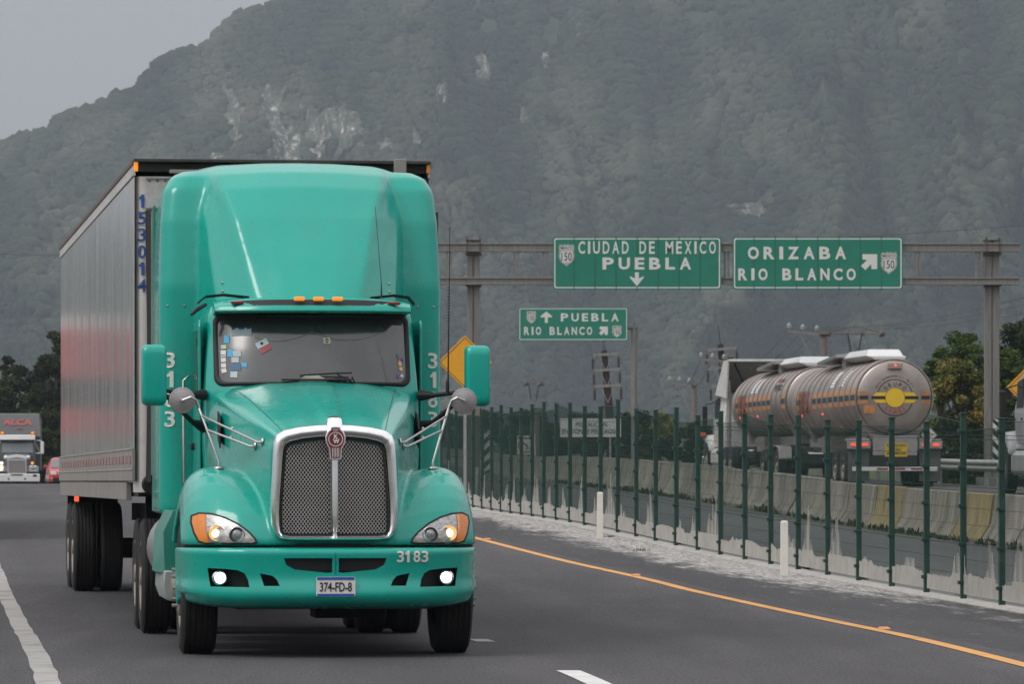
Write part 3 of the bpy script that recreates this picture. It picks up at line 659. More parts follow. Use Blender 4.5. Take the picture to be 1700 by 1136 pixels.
t = text_mb('374-FD-8', .072, .245, .003, .015); put(t, Matrix.Translation((-.1225,-.014,.512))); t.build('plate_number', M_blk, plate)
for s in (-1, 1):
    x = s*.872; y = bfront(x, .62)
    f_ = MB(); f_.lathe([(.0,0),(.05,.0),(.058,.008),(.062,.02),(.062,.09)], (x, y + .015, .615), 'Y', 28, cap=False); fo = f_.build('fog_lamp', M_chrome, bump, smooth=40)
    g = MB(); g.lathe([(.0,-.006),(.026,-.005),(.040,-.002)], (x, y + .015, .615), 'Y', 28, cap=False); g.build('bulb', M_lamp, fo, smooth=True)
    g = MB(); g.lathe([(.040,-.002),(.054,.006)], (x, y + .015, .615), 'Y', 28, cap=False); g.build('lens', mat('lamp_rim', (.8,.8,.78), .2, emis=(1,.97,.9), estr=.55), fo, smooth=True)
# black gap between bumper and hood, lower valance
gp = MB(); gp.add([(x, planfront(x)+.14, z) for x in np.linspace(-1.13, 1.13, 30) for z in (.47,.95)], [(2*i, 2*i+1, 2*i+3, 2*i+2) for i in range(29)])
gp.box((0,.75,.42),(1.5,.9,.1)); gp.build('valance', M_black, T)
# --- headlights
for s in (-1, 1):
    out = [(s*1.07,1.085),(s*1.02,1.105),(s*.93,1.10),(s*.83,1.07),(s*.74,1.025),(s*.66,.965),(s*.615,.915),(s*.605,.892),(s*.63,.885),(s*.80,.885),(s*.98,.885),(s*1.025,.90),(s*1.055,.96),(s*1.075,1.04)]
    base = project_y(patch(out, .02), HB, .008, fallback=.5); hl = base.build('headlight', mat('headlight_reflector', (.42,.41,.40), .28, .6, var=.5, scale=26, stretch=(1,1,2.5)), T, smooth=True)
    gk = frame_mb(out, ring_poly(out, .014)); gk = project_y(gk, HB, .012, fallback=.5); go = gk.build('gasket', M_black, hl); 
    am = [p for p in [(s*1.07,1.085),(s*1.02,1.105),(s*.975,1.103),(s*.975,.985),(s*.955,.886),(s*.98,.885),(s*1.025,.90),(s*1.055,.96),(s*1.075,1.04)]]
    project_y(patch(am, .02), HB, .013, fallback=.5).build('turn_signal', M_amber, hl, smooth=True)
    for k, (cx, cz, r_, lit) in enumerate(((.90,.955,.058,True),(.745,.948,.056,False))):
        h = HB.ray_cast(Vector((s*cx, -3, cz)), Vector((0,1,0))); y = (h[0].y if h[0] is not None else .3)
        q = MB(); q.lathe([(r_*1.12, .03),(r_*1.12,-.022),(r_, -.026),(r_*.92,-.01),(r_*.6,.012),(0,.02)], (s*cx, y-.008, cz), 'Y', 30, cap=False); q.build('lamp_bowl', mat('warm_bowl', (.55,.42,.28), .25, .8) if lit else mat('cool_bowl', (.42,.43,.45), .2, .9), hl, smooth=50)
        g = MB(); g.lathe([(0,-.020),(r_*.3,-.018),(r_*.5,-.010),(r_*.62,.004)] if lit else [(0,-.028),(r_*.4,-.026),(r_*.7,-.016),(r_*.8,-.006)], (s*cx, y-.008, cz), 'Y', 24, cap=False)
        g.build('bulb_lens', M_lampw if lit else mat('clear_lens', (.30,.31,.32), .06, .2, var=.4, scale=30, coat=1), hl, smooth=True)
# --- chrome grille
oh = [(0,1.795),(.14,1.79),(.28,1.775),(.39,1.75),(.445,1.715),(.468,1.66),(.476,1.55),(.482,1.4),(.49,1.25),(.494,1.12),(.485,1.02),(.46,.95),(.425,.915),(.35,.902),(.2,.90),(0,.90)]
ih = [(0,1.695),(.12,1.69),(.24,1.677),(.335,1.655),(.37,1.635),(.385,1.59),(.393,1.5),(.403,1.37),(.413,1.24),(.418,1.12),(.417,1.03),(.412,.975),(.395,.948),(.33,.94),(.2,.94),(0,.94)]
def fullp(h): return [(x, z) for x, z in h] + [(-x, z) for x, z in h[::-1][1:-1]]
OP, IP = fullp(oh), fullp(ih)
gr = MB(); rings = []
for tt, y in ((0,.30),(0,.115),(.06,.072),(.25,.045),(.55,.038),(.82,.05),(.96,.075),(1.0,.12),(1.0,.17)):
    rings.append([(a[0]+(b_[0]-a[0])*tt, y + .02*(abs(a[0])/.49)**2, a[1]+(b_[1]-a[1])*tt) for a, b_ in zip(OP, IP)])
gr.loft(rings, cap=False); gs = gr.build('grille_surround', M_chrome, T, smooth=60)
bkp = MB(); bkp.prism(ring_poly(IP, .01), .24, .26, 'Y'); bkp.build('grille_backing', M_black, T)
gk = MB(); gk.loft([[(x, .088, z) for x, z in ring_poly(IP, -.001)], [(x, .088, z) for x, z in ring_poly(IP, -.016)], [(x, .13, z) for x, z in ring_poly(IP, -.016)]], cap=False); gk.build('grille_gasket', M_black, T)
def clip_line(p, dv, poly):
    lo, hi = -9, 9; n = len(poly); A = sum(poly[i][0]*poly[(i+1)%n][1] - poly[(i+1)%n][0]*poly[i][1] for i in range(n)); sg = 1 if A > 0 else -1
    for i in range(n):
        a, b_ = poly[i], poly[(i+1) % n]; nx, ny = -(b_[1]-a[1])*sg, (b_[0]-a[0])*sg
        den = nx*dv[0] + ny*dv[1]; num = nx*(a[0]-p[0]) + ny*(a[1]-p[1])
        if abs(den) < 1e-9:
            if num > 0: return None
            continue
        t = num/den
        if den > 0: lo = max(lo, t)
        else: hi = min(hi, t)
    return (lo, hi) if hi > lo + .01 else None
for s in (-1, 1):
    hp = [(s*x, z) for x, z in [(.03,1.68)] + [(x, z) for x, z in ring_poly(IP, -.004)[:16] if x > .05] + [(.03,.945)]]
    wires = MB(); sp_ = .0215
    for di, dv in enumerate(((.6,.8),(-.6,.8))):
        k = -80
        while k < 80:
            p = (s*.2 + dv[1]*k*sp_*1.0, 1.3 - dv[0]*k*sp_*1.0); c = clip_line(p, dv, hp)
            if c: 
                y = .150 if di else .143
                wires.tube([(p[0]+dv[0]*c[0], y, p[1]+dv[1]*c[0]), (p[0]+dv[0]*c[1], y, p[1]+dv[1]*c[1])], .0027, 4)
            k += 1
    wires.build('grille_mesh', mat('mesh_steel', (.80,.78,.75), .3, .8, var=.1), T, fix=False)
cb = MB(); cb.loft([[(-wd,.14,z),(-wd*.8,y,z),(0,y-.018,z),(wd*.8,y,z),(wd,.14,z)] for z, wd, y in ((1.60,.036,.06),(1.3,.036,.045),(1.1,.033,.04),(.97,.028,.04),(.93,.022,.045),(.905,.010,.06))]); cb.build('grille_bar', M_chrome, T, smooth=70)
# badge
bd = MB(); bshape = [(.036,1.535),(.040,1.61),(.052,1.63),(.066,1.66),(.066,1.70),(.05,1.735),(.032,1.75),(.028,1.765),(0,1.768)]; bp_ = [(x,z) for x,z in bshape] + [(-x,z) for x,z in bshape[::-1][1:]]
hd = MB(); hd.loft([[(wd, y, z), (wd*.5, y-.015, z+.01), (-wd*.5, y-.015, z+.01), (-wd, y, z), (-wd, .3, z-.05), (wd, .3, z-.05)] for wd, y, z in ((.05,.05,1.74),(.058,.06,1.79),(.055,.10,1.835),(.045,.18,1.85))]); hd.prism(ring_poly(bp_, .012), .005, .09, 'Y'); hd.build('badge_mount', M_chrome, T, smooth=50, bevel=.004)
M_red = mat('badge_red', (.17,.012,.018), .3, coat=.5)
bd.prism(bp_, -.004, .02, 'Y'); badge = bd.build('badge', M_red, T, bevel=.002)
bt = MB(); 
for r0, r1 in ((.050,.056),): bt.loft([[(r*math.cos(a), -.0065, 1.68 + r*math.sin(a)) for a in np.linspace(0, 2*math.pi, 33)[:-1]] for r in (r0, r1)], cap=False)
t = text_mb('K', .034, None, .002, .05); put(t, Matrix.Translation((-.013,-.0065,1.684))); merge(bt, t)
t = text_mb('W', .034, None, .002, .05); put(t, Matrix.Translation((-.021,-.0065,1.648))); merge(bt, t)
for x in (-.024,-.012,0,.012,.024): bt.box((x,-.006,1.578), (.0045,.003,.07))
t = text_mb('KEN', .012, .04, .002, .02); put(t, Matrix.Translation((-.02,-.0065,1.745))); merge(bt, t)
bt.build('badge_emblem', M_signw, badge)

# --- cab
def plan_ring(hw, y0, y1, z, curve=.30, n=10):
    """cab plan: curved front, straight sides"""
    P = []
    for k in range(-n, n+1):
        x = hw*k/n; u = abs(k)/n
        P.append((x, y0 + curve*u**2.4, z))
    return P + [(hw+.02, y0+curve+.25, z), (hw+.03, y1, z), (-hw-.03, y1, z), (-hw-.02, y0+curve+.25, z)]
cb = MB(); cb.loft([plan_ring(.84,2.10,3.9,.9), plan_ring(.875,2.12,3.9,1.7), plan_ring(.865,2.15,3.9,2.08), plan_ring(.85,2.27,3.9,2.4), plan_ring(.83,2.40,3.9,2.72), plan_ring(.80,2.5,3.9,2.80), plan_ring(.72,2.75,3.9,2.86)])
cab = cb.build('cab', M_paint, T, smooth=40); smooth_obj(cab, .02, 4); CB = bvh_of(cab)
# windscreen
wp = rrect(-.775, 2.155, .775, 2.70, .07, 6)
ws = project_y(patch(wp, .05), CB, .012, fallback=2.6).build('windscreen', M_glass, T, smooth=True)
gk = MB()
P3 = [(p[0], 0, p[1]) for p in sum([[( a[0]+(b_[0]-a[0])*t, a[1]+(b_[1]-a[1])*t) for t in (0,.125,.25,.375,.5,.625,.75,.875)] for a, b_ in zip(wp, wp[1:]+wp[:1])], [])]
mm = MB(); mm.v = P3; project_y(mm, CB, .010, fallback=2.6); n_ = len(mm.v)
o_in = [(x*.985, y-.012, 2.4275+(z-2.4275)*.97) for x, y, z in mm.v]; o_mid = [(x*1.012, y-.022, 2.4275+(z-2.4275)*1.03) for x, y, z in mm.v]; o_out = [(x*1.035, y+.01, 2.4275+(z-2.4275)*1.10) for x, y, z in mm.v]
gk.loft([o_in, o_mid, o_out], cap=False); gk.build('windscreen_gasket', M_black, T, smooth=True)
# dark tinted band at the top of the glass, papers and stickers on the glass
def sticker(name, poly, m, off=.018, par=None):
    return project_y(patch(poly, .06), CB, off, fallback=2.6).build(name, m, par or ws, fix=True)
def rect(cx, cz, w_, h_, a=0):
    c, s_ = math.cos(R(a)), math.sin(R(a)); return [(cx + x*c - z*s_, cz + x*s_ + z*c) for x, z in ((-w_/2,-h_/2),(w_/2,-h_/2),(w_/2,h_/2),(-w_/2,h_/2))]
sticker('sun_strip', rect(0, 2.665, 1.49, .055), M_black)
S_ = {'blue': mat('sticker_blue', (.05,.35,.6), .5), 'pale': mat('sticker_pale', (.4,.47,.5), .5), 'white': mat('sticker_white', (.62,.60,.62), .5), 'green': mat('sticker_green', (.35,.55,.35), .5), 'navy': mat('sticker_navy', (.05,.12,.22), .5), 'cream': mat('sticker_cream', (.55,.52,.42), .5), 'red': mat('sticker_red', (.28,.05,.06), .5), 'orange': mat('sticker_orange', (.7,.38,.12), .5), 'violet': mat('sticker_violet', (.15,.07,.3), .5), 'darkb': mat('sticker_darkblue', (.03,.05,.25), .5)}
for cx, cz, w_, h_, a, c in ((-.695,2.515,.04,.065,-4,'blue'),(-.72,2.452,.042,.032,4,'green'),(-.724,2.405,.042,.036,0,'white'),(-.724,2.375,.042,.010,6,'white'),(-.724,2.345,.04,.034,3,'white'),(-.724,2.30,.04,.034,3,'white'),(-.722,2.258,.04,.036,12,'white'),(-.672,2.40,.04,.06,-4,'blue'),(-.618,2.395,.065,.045,0,'pale'),(-.632,2.345,.06,.045,0,'pale'),(-.632,2.285,.085,.055,2,'navy'),(-.562,2.302,.045,.035,-4,'blue'),(-.645,2.225,.055,.05,-3,'pale'),(-.578,2.575,.16,.062,1,'pale'),(-.578,2.600,.15,.012,1,'darkb'),(.108,2.50,.056,.05,0,'cream'),(.70,2.38,.02,.03,0,'navy'),(.712,2.345,.022,.03,0,'red')):
    sticker('glass_sticker', rect(cx, cz, w_, h_, a), S_[c])
sticker('sticker_mark', [(.108-.02,2.505),(.108+.02,2.505),(.108,2.52)], M_blk, .021); sticker('sticker_mark', [(.108-.02,2.495),(.108,2.48),(.108+.02,2.495)], M_blk, .021)
def disc(cx, cz, rx_, rz_=None, n=14): return [(cx + rx_*math.cos(2*math.pi*k/n), cz + (rz_ or rx_)*math.sin(2*math.pi*k/n)) for k in range(n)]
for cx, cz, rx_, rz_, c in ((.715,2.322,.017,.024,'orange'),(.733,2.345,.014,.02,'darkb'),(.722,2.275,.016,.016,'orange'),(.70,2.215,.014,.02,'violet'),(.727,2.218,.012,.014,'white')): sticker('glass_sticker', disc(cx, cz, rx_, rz_), S_[c])
# flag sticker: pale upper band with a dark emblem dot, red lower band
fl = lambda x0, z0, x1, z1: [(-.405 + x*math.cos(R(28)) - z*math.sin(R(28)), 2.455 + x*math.sin(R(28)) + z*math.cos(R(28))) for x, z in ((x0,z0),(x1,z0),(x1,z1),(x0,z1))]
sticker('flag_band', fl(-.05,-.0,.05,.05), S_['pale']); sticker('flag_band', fl(-.05,-.05,.05,.0), S_['red']); sticker('flag_emblem', disc(-.418,2.478,.012), M_under, .021)
sticker('dash_paper', [(-.13,2.165),(-.115,2.19),(-.08,2.21),(.03,2.215),(.075,2.195),(.105,2.165)], S_['cream'])
# swags of fringe hanging inside the glass
q = MB()
for pts in (((-.47,2.53),(-.38,2.50),(-.28,2.497),(-.19,2.51),(-.10,2.535),(-.01,2.572)),((-.01,2.572),(.07,2.545),(.16,2.515),(.26,2.508),(.38,2.515),(.50,2.545),(.60,2.585))):
    pp = MB(); n_ = 24; xs_ = [p[0] for p in pts]; pp.v = [(x, 0, spl(pts, x)) for x in np.linspace(xs_[0], xs_[-1], n_)]; project_y(pp, CB, .016, fallback=2.6); q.tube(pp.v, .0022, 4)
q.build('fringe', mat('fringe_grey', (.22,.23,.24), .6), ws)
# wipers
for (a, b_, c) in (((.18,2.185),(-.12,2.215),(.30,2.235)), ((.30,2.165),(-.27,2.180),(.10,2.165))):
    y = CB.ray_cast(Vector((0,-3,2.2)), Vector((0,1,0)))[0].y
    wv = MB(); wv.tube([(.33,y-.02,2.145),(a[0],y-.035,a[1]+.04)], .006, 6); wv.tube([(b_[0],y-.032,b_[1]),(a[0],y-.04,(b_[1]+c[1])/2+.008),(c[0],y-.032,c[1])], .008, 6); wv.build('wiper', M_black, T)
# visor with dark strip and marker lights
vz = MB(); rr = []
for x in np.linspace(-.80, .80, 25):
    u = abs(x)/.8; y = 2.17 + .23*u**2.2; zt = 2.835 - .03*u**4; zb_ = 2.725 - .0*u
    rr.append([(x, y, zb_), (x, y-.035, zb_+.012), (x, y-.02, zb_+.05), (x, y+.05, zt), (x, y+.45, zt+.03), (x, y+.45, zb_)])
vz.loft(rr); vis = vz.build('visor', M_paint, T, smooth=50, bevel=.006)
vs_ = MB(); vs_.loft([[(x, 2.17+.23*(abs(x)/.8)**2.2 + dy, z - .03*(abs(x)/.8)**4) for dy, z in ((-.012,2.785),(.042,2.832))] for x in np.linspace(-.73, .73, 25)], closed=False); so2 = vs_.build('visor_strip', M_black, vis, smooth=True); 
for x in (-.155, 0, .155):
    q = MB(); q.box((x+.03, 2.165, 2.835), (.085, .05, .032)); q.build('marker_light', M_amberlit, vis, bevel=.008)
for x in (-.62, .655):
    q = MB(); q.box((x, 2.165+.23*(abs(x)/.8)**2.2, 2.805), (.10, .04, .026)); q.build('marker_light', mat('dull_red_lens', (.22,.012,.01), .4), vis, bevel=.008)
# door with window on both sides
for s in (-1, 1):
    dr = MB(); dr.prism(rrect(2.62, 1.05, 3.62, 2.68, .08), s*.895, s*.915, 'X'); d_ = dr.build('door', M_paint, T, bevel=.008)
    q = MB(); q.prism([(2.72,1.98),(3.5,2.02),(3.5,2.6),(2.9,2.6)], s*.905, s*.922, 'X'); q.build('window', M_dglass, d_)
    q = MB(); q.prism(rrect(3.35,1.62,3.55,1.68,.02), s*.91, s*.94, 'X'); q.build('handle', M_black, d_, bevel=.006)
    q = MB(); q.tube([(s*.93,3.64,1.3),(s*.99,3.66,1.35),(s*.99,3.68,2.2),(s*.93,3.68,2.25)], .014, 8); q.build('grab_bar', M_steel, T, smooth=True)
for s in (-1, 1):
    q = MB(); q.prism([(1.62,1.62),(1.95,1.70),(1.95,1.92),(1.75,1.90),(1.62,1.78)], s*.79, s*.80, 'X'); q.build('hood_vent', M_black, T)

# --- sleeper and roof fairing, one fused shell
sb = MB()
def box_ring(hw, y0, y1, z, r=.14):
    P = []
    for cx, cy, a0 in ((hw-r, y0+r, -90), (hw-r, y1-.03, 0), (-hw+r, y1-.03, 90), (-hw+r, y0+r, 180)):
        rr_ = r if y1 - cy > .1 else .03
        if rr_ == .03: cx = math.copysign(hw-.03, cx)
        for i in range(6):
            a = R(a0 + 90*i/5); P.append((cx + rr_*math.cos(a), cy + rr_*math.sin(a), z))
    return P
sb.loft([box_ring(1.19,3.72,5.1,1.08), box_ring(1.19,3.72,5.1,3.0), box_ring(1.17,3.8,5.1,3.55), box_ring(1.14,3.88,5.1,3.82), box_ring(1.08,3.96,5.1,3.93), box_ring(.98,4.08,5.1,3.985)])
rows_ = [(2.66,2.62,.40,.72,.90),(2.86,2.72,.42,.74,.90),(3.2,2.98,.50,.78,.90),(3.55,3.27,.58,.82,.89),(3.82,3.53,.66,.84,.88),(3.96,3.74,.70,.84,.87),(4.035,3.95,.70,.83,.86),(4.075,4.35,.66,.82,.85)]
R_ = []
for z, yf, w1, w2, w3 in rows_:
    y1 = yf + .08 + (z-2.7)*.01; y2 = yf + .42; y3 = 3.95
    zz = z
    half = [(0,yf),(w1*.5,yf+.01),(w1,yf+.06),((w1+w2)/2,(yf+.06+y2)/2-.01),(w2,max(y2, yf+.3)),(w3,max(3.95, yf+.5)),(w3,5.05)]
    R_.append([(x, y, zz - .04*(x/.9)**2*(1 if z > 3.8 else 0)) for x, y in half] + [(-x, y, zz - .04*(x/.9)**2*(1 if z > 3.8 else 0)) for x, y in half[::-1][:-1]])
sb.loft(R_)
slp = sb.build('sleeper', M_paint, T); smooth_obj(slp, .022, 12); SB = bvh_of(slp)
# side extenders of black rubber, rivets, antenna, numbers
for s in (-1, 1):
    q = MB(); q.box((s*1.175, 5.2, 2.42), (.02, .3, 2.64)); q.build('side_extender', M_paint_dull, T)
    q = MB(); e_ = .022 if s < 0 else .11; q.loft([[(s*1.195,5.3,z),(s*(1.20+e_+.008*math.sin(z*2)),5.42,z),(s*(1.21+e_+.008*math.sin(z*2)),5.44,z),(s*1.20,5.34,z)] for z in np.linspace(1.35, 3.72, 12)]); q.build('rubber_flap', M_black, T)
for s, x0 in ((-1, -1.145), (1, 1.015+.055)):
    zz = 2.31
    nm = MB()
    for k, ch in enumerate('3183'):
        t = digits(ch, .135, .10, .022); put(t, Matrix.Translation((x0 + (.02 if ch == '1' else 0), 0, zz - .165*k))); project_y(t, SB, .006, fallback=3.8); merge(nm, t)
    nm.build('fleet_number', M_signw, T)
    rv = MB()
    for x in (1.12, .98):
        h = SB.ray_cast(Vector((s*x,-3,2.83)), Vector((0,1,0)))
        if h[0] is not None: rv.lathe([(0,-.008),(.008,-.006),(.011,0)], h[0], 'Y', 10, cap=False)
    for x in (.69,):
        for z in (2.93, 3.0):
            h = SB.ray_cast(Vector((s*x,-3,z)), Vector((0,1,0)))
            if h[0] is not None: rv.lathe([(0,-.014),(.010,-.010),(.014,0)], h[0], 'Y', 10, cap=False)
    rv.build('rivet', M_steel, T)
    # dark gap trim where the fairing meets the cab roof
    q = MB(); q.loft([[(s*x, y, z), (s*x, y-.01, z+.018), (s*x, y+.15, z+.018), (s*x, y+.15, z)] for x, y, z in ((.5,2.68,2.855),(.7,2.78,2.88),(.84,2.95,2.87),(.9,3.1,2.82))]); q.build('roof_seal', M_black, T)
q = MB(); q.tube([(.585, 2.66, 2.86), (.583, 2.67, 3.0), (.54, 2.75, 3.62)], [.010,.003,.0022], 6); q.build('roof_antenna', M_black, T)
# --- mirrors
for s in (-1, 1):
    q = MB(); cx = s*1.305; rg = []
    for y, k in ((1.90,.72),(1.905,.86),(1.93,.96),(1.97,1),(2.07,1),(2.09,.98)):
        rg.append([(cx + px_*k, y, 2.21 + pz*(k if k < .9 else .5+k/2)) for px_, pz in rrect(-.10,-.245,.10,.245,.045,4)])
    q.loft(rg); mo = q.build('mirror', M_paint, T, smooth=50)
    q = MB(); q.prism(rrect(cx-.088, 1.98, cx+.088, 2.44, .04), 2.092, 2.097, 'Y'); q.build('mirror_glass', M_chrome, mo)
    q = MB(); q.tube([(s*.88,2.45,2.06),(s*1.0,2.35,2.06),(s*1.24,2.06,2.09)], [.05,.02,.018], 8); q.tube([(s*.88,2.45,1.80),(s*.98,2.35,1.84),(s*1.23,2.06,2.07)], [.055,.022,.018], 8); q.box((s*1.23,2.05,2.09), (.05,.06,.08)); q.build('mirror_arm', M_black, T, smooth=40, bevel=.004)
    # round hood mirror with stay rods
    cx = s*1.115; q = MB(); q.lathe([(0,-.026),(.018,-.025),(.022,-.016),(.07,-.011),(.092,-.006),(.094,-.010),(.102,-.008),(.104,.012),(.096,.014),(.0,.014)], (cx,1.22,1.995), 'Y', 36, cap=False); mo = q.build('round_mirror', mat('brushed_steel', (.40,.37,.37), .32, .8, var=.15), T, smooth=45)
    fz = surf_z(HB, s*.84, .95); hx = lambda z, y: (HB.ray_cast(Vector((s*2, y, z)), Vector((-s, 0, 0)))[0] or Vector((s*.56, y, z))).x
    pa = Vector((s*.84,.95,fz)); top = Vector((s*.985,1.17,1.93))
    q = MB(); q.tube([(cx,1.17,1.995),(s*1.05,1.15,2.02),(s*1.01,1.15,1.995),top,(pa.x,pa.y,pa.z+.05),pa], [.011,.012,.012,.011,.010,.014], 8); q.lathe([(.045,0),(.04,.012),(.015,.02)], pa, 'Z', 16)
    m1 = top.lerp(pa, .12); m2 = top.lerp(pa, .35)
    for p, y, z in ((m1,.42,1.66),(m2,.62,1.63)):
        x = hx(z, y); q.tube([p, (x + s*.04, y+.01, z), (x, y, z)], [.009,.009,.012], 8); q.lathe([(.036,0),(.032,.012),(.0,.018)] if s > 0 else [(.036,0),(.032,-.012),(.0,-.018)], (x, y, z), 'X', 14)
        mid = Vector(p).lerp(Vector((x, y, z)), .5); q.tube([mid - Vector((s*.012,0,-.008)), mid + Vector((s*.012,0,-.008))], .013, 8)
    q.build('mirror_stay', M_steel, T, smooth=40)
q = MB(); q.tube([(1.07,2.08,2.06),(1.07,2.08,2.16),(1.075,2.08,2.2),(1.085,2.08,2.9),(1.09,2.09,3.42)], [.016,.016,.007,.004,.003], 6)
for k in range(30): q.tube([(1.075+.00001*k,2.08,2.2+.025*k),(1.075,2.08,2.208+.025*k)], .0062, 6)
q.build('whip_antenna', M_black, T)
q = MB(); q.tube([(-.86,2.55,2.80),(-.93,2.5,2.76),(-.985,2.48,2.71)], [.014,.02,.012], 8); q.build('spot_lamp', M_black, T)

# --- wheels
def tyre_profile(r, w):
    return [(r*.60,-w/2*.82),(r*.66,-w/2*.96),(r*.80,-w/2),(r*.93,-w/2*.95),(r*.985,-w/2*.80)] + sum([[(r,-w/2*.78+w*.78*k/5+.004),(r,-w/2*.78+w*.78*(k+1)/5-.012),(r*.98,-w/2*.78+w*.78*(k+1)/5-.009),(r*.98,-w/2*.78+w*.78*(k+1)/5+.001)] for k in range(5)], []) + [(r,w/2*.8),(r*.985,w/2*.80),(r*.93,w/2*.95),(r*.80,w/2),(r*.66,w/2*.96),(r*.60,w/2*.82)]
def wheel(parent, c, r=.52, w=.28, side=-1, front=True, name='wheel', steer=0):
    o = bpy.data.objects.new(name, None); COL.objects.link(o); o.parent = parent; o.location = c; o.rotation_euler = (0,0,steer)
    q = MB(); q.lathe(tyre_profile(r, w), (0,0,0), 'X', 48, cap=False); q.build('tyre', M_tyre, o, smooth=35)
    q = MB(); sd = side
    if front: pr = [(r*.60,.40*w),(r*.60,.47*w),(r*.56,.47*w),(r*.54,.30*w),(r*.50,.30*w),(r*.42,.5*w),(r*.34,.54*w),(r*.22,.55*w),(r*.20,.62*w),(r*.12,.70*w),(0,.71*w)]
    else: pr = [(r*.60,.40*w),(r*.60,.47*w),(r*.56,.47*w),(r*.53,.1*w),(r*.44,-.05*w),(r*.25,-.1*w),(r*.22,.35*w),(r*.14,.5*w),(0,.5*w)]
    q.lathe([(a, sd*b_) for a, b_ in pr], (0,0,0), 'X', 32, cap=False)
    for k in range(10):
        a = 2*math.pi*k/10; x = sd*(.50 if front else -.08)*w; q.tube([(x, r*.285*math.cos(a), r*.285*math.sin(a)), (x+sd*.05, r*.285*math.cos(a), r*.285*math.sin(a))], .016, 6)
    q.build('rim', mat('wheel_dull', (.30,.26,.235), .55, .5, var=.2), o, smooth=35); return o
for s in (-1, 1): wheel(T, (s*1.0, 1.22, .52), .52, .29, s, True)
DR = 0
for y in (6.45, 7.8):
    for s in (-1, 1):
        for k in (0, 1): wheel(T, (s*(1.12 - .31*k), y, .51), .51, .26, s, False)
for s in (-1, 1):
    q = MB(); q.loft([[(s*1.05,y,.50),(s*(1.22+.05*math.sin(1.5*(y-2))),y,.62),(s*1.23,y,.95),(s*1.15,y,1.12),(s*.8,y,1.12),(s*.8,y,.5)] for y in np.linspace(2.0, 3.7, 8)]); q.build('side_skirt', M_paint_dull, T, smooth=50)
    q = MB(); q.loft([[(s*.95,y,.36),(s*1.2,y,.40),(s*1.235,y,.5),(s*1.225,y,.64),(s*1.1,y,.64),(s*.95,y,.5)] for y in (1.93,2.0,3.5)]); q.build('step', mat('step_grey', (.33,.36,.35), .5, .3, var=.2), T, smooth=50, bevel=.01)
    q = MB(); q.lathe([(.3,4.0),(.33,4.03),(.33,5.4),(.3,5.43)], (s*.9,0,.78), 'Y', 28); q.build('fuel_tank', M_steel, T, smooth=40)
q = MB(); q.box((0,4.6,.82),(.85,8.2,.28)); q.box((0,1.3,.5),(1.8,.14,.14)); q.box((0,6.45,.5),(1.7,.2,.3)); q.box((0,7.8,.5),(1.7,.2,.3)); q.box((0,2.0,.85),(1.3,2.4,.5)); q.box((0,4.5,1.05),(1.9,1.6,.12)); q.box((.2,1.7,.42),(.5,.6,.3)); q.lathe([(.28,-.25),(.28,.25)], (0,7.1,.55), 'X', 16); q.build('chassis', M_under, T)
q = MB(); q.box((-.75,5.95,1.1),(.3,.02,.5)); q.box((0,6.5,1.12),(.9,1.3,.1)); q.tube([(-.3,5.2,1.6),(-.25,5.4,1.3),(-.2,5.6,1.7)], .02, 6); q.build('coupling', M_under, T)

# ------------------------------------------------------------------ the semi-trailer
TL = thing('semi_trailer', 'long silver corrugated box trailer numbered 153014, coupled behind the green tractor', 'trailer', (-2.02, 43.4, 0), R(7.49))
W2, ZB_, ZT, LEN = 1.295, 1.36, 4.17, 16.15
M_side = mat('trailer_side', (.66,.63,.62), .17, .80, var=.14, scale=2.5, stretch=(1,1,.15), rvar=.10, dirt=(.30,.26,.24), dirt_amt=.35, dscale=1.4)
M_tfront = mat('trailer_front', (.66,.62,.61), .42, .55, var=.09, scale=1.5, dirt=(.14,.10,.07), dirt_amt=.45, dscale=2.2, bump=.12, bscale=3)
M_rail = mat('trailer_rail', (.33,.30,.285), .5, .5, var=.18, scale=5, dirt=(.10,.07,.06), dirt_amt=.5)
M_topr = mat('top_rail', (.13,.085,.08), .5, .4, var=.3)
# shell: sides with shallow corrugation
for s in (-1, 1):
    V = []; Fc = []; ys = []
    y = .0
    while y < LEN:
        ys += [(y + .155*k_/8, .0011*(1+.7*math.sin(y*5.3)*math.sin(y*1.7))*math.sin(2*math.pi*k_/8 + .9*math.sin(y*3))) for k_ in range(8)]; y += .155
    ys.append((LEN, 0)); n = len(ys)
    for z in (ZB_+.28, ZT-.12):
        for (y, d_) in ys: V.append((s*(W2+d_), y, z))
    q = MB(); q.add(V, [(i, i+1, n+i+1, n+i) for i in range(n-1)]); q.build('side_panel', M_side, TL, fix=False, smooth=True)
rv = MB()
for y in np.arange(.07, 15.9, .62):
    for z in np.arange(ZB_+.34, ZT-.15, .15): rv.box((-W2-.0005, y, z), (.003,.012,.012))
rv.build('side_rivets', M_rail, TL)
q = MB(); q.box((0,LEN/2+.1,(ZB_+ZT)/2),(2*W2-.06,LEN-.4,ZT-ZB_-.1)); q.build('body_core', M_under, TL)
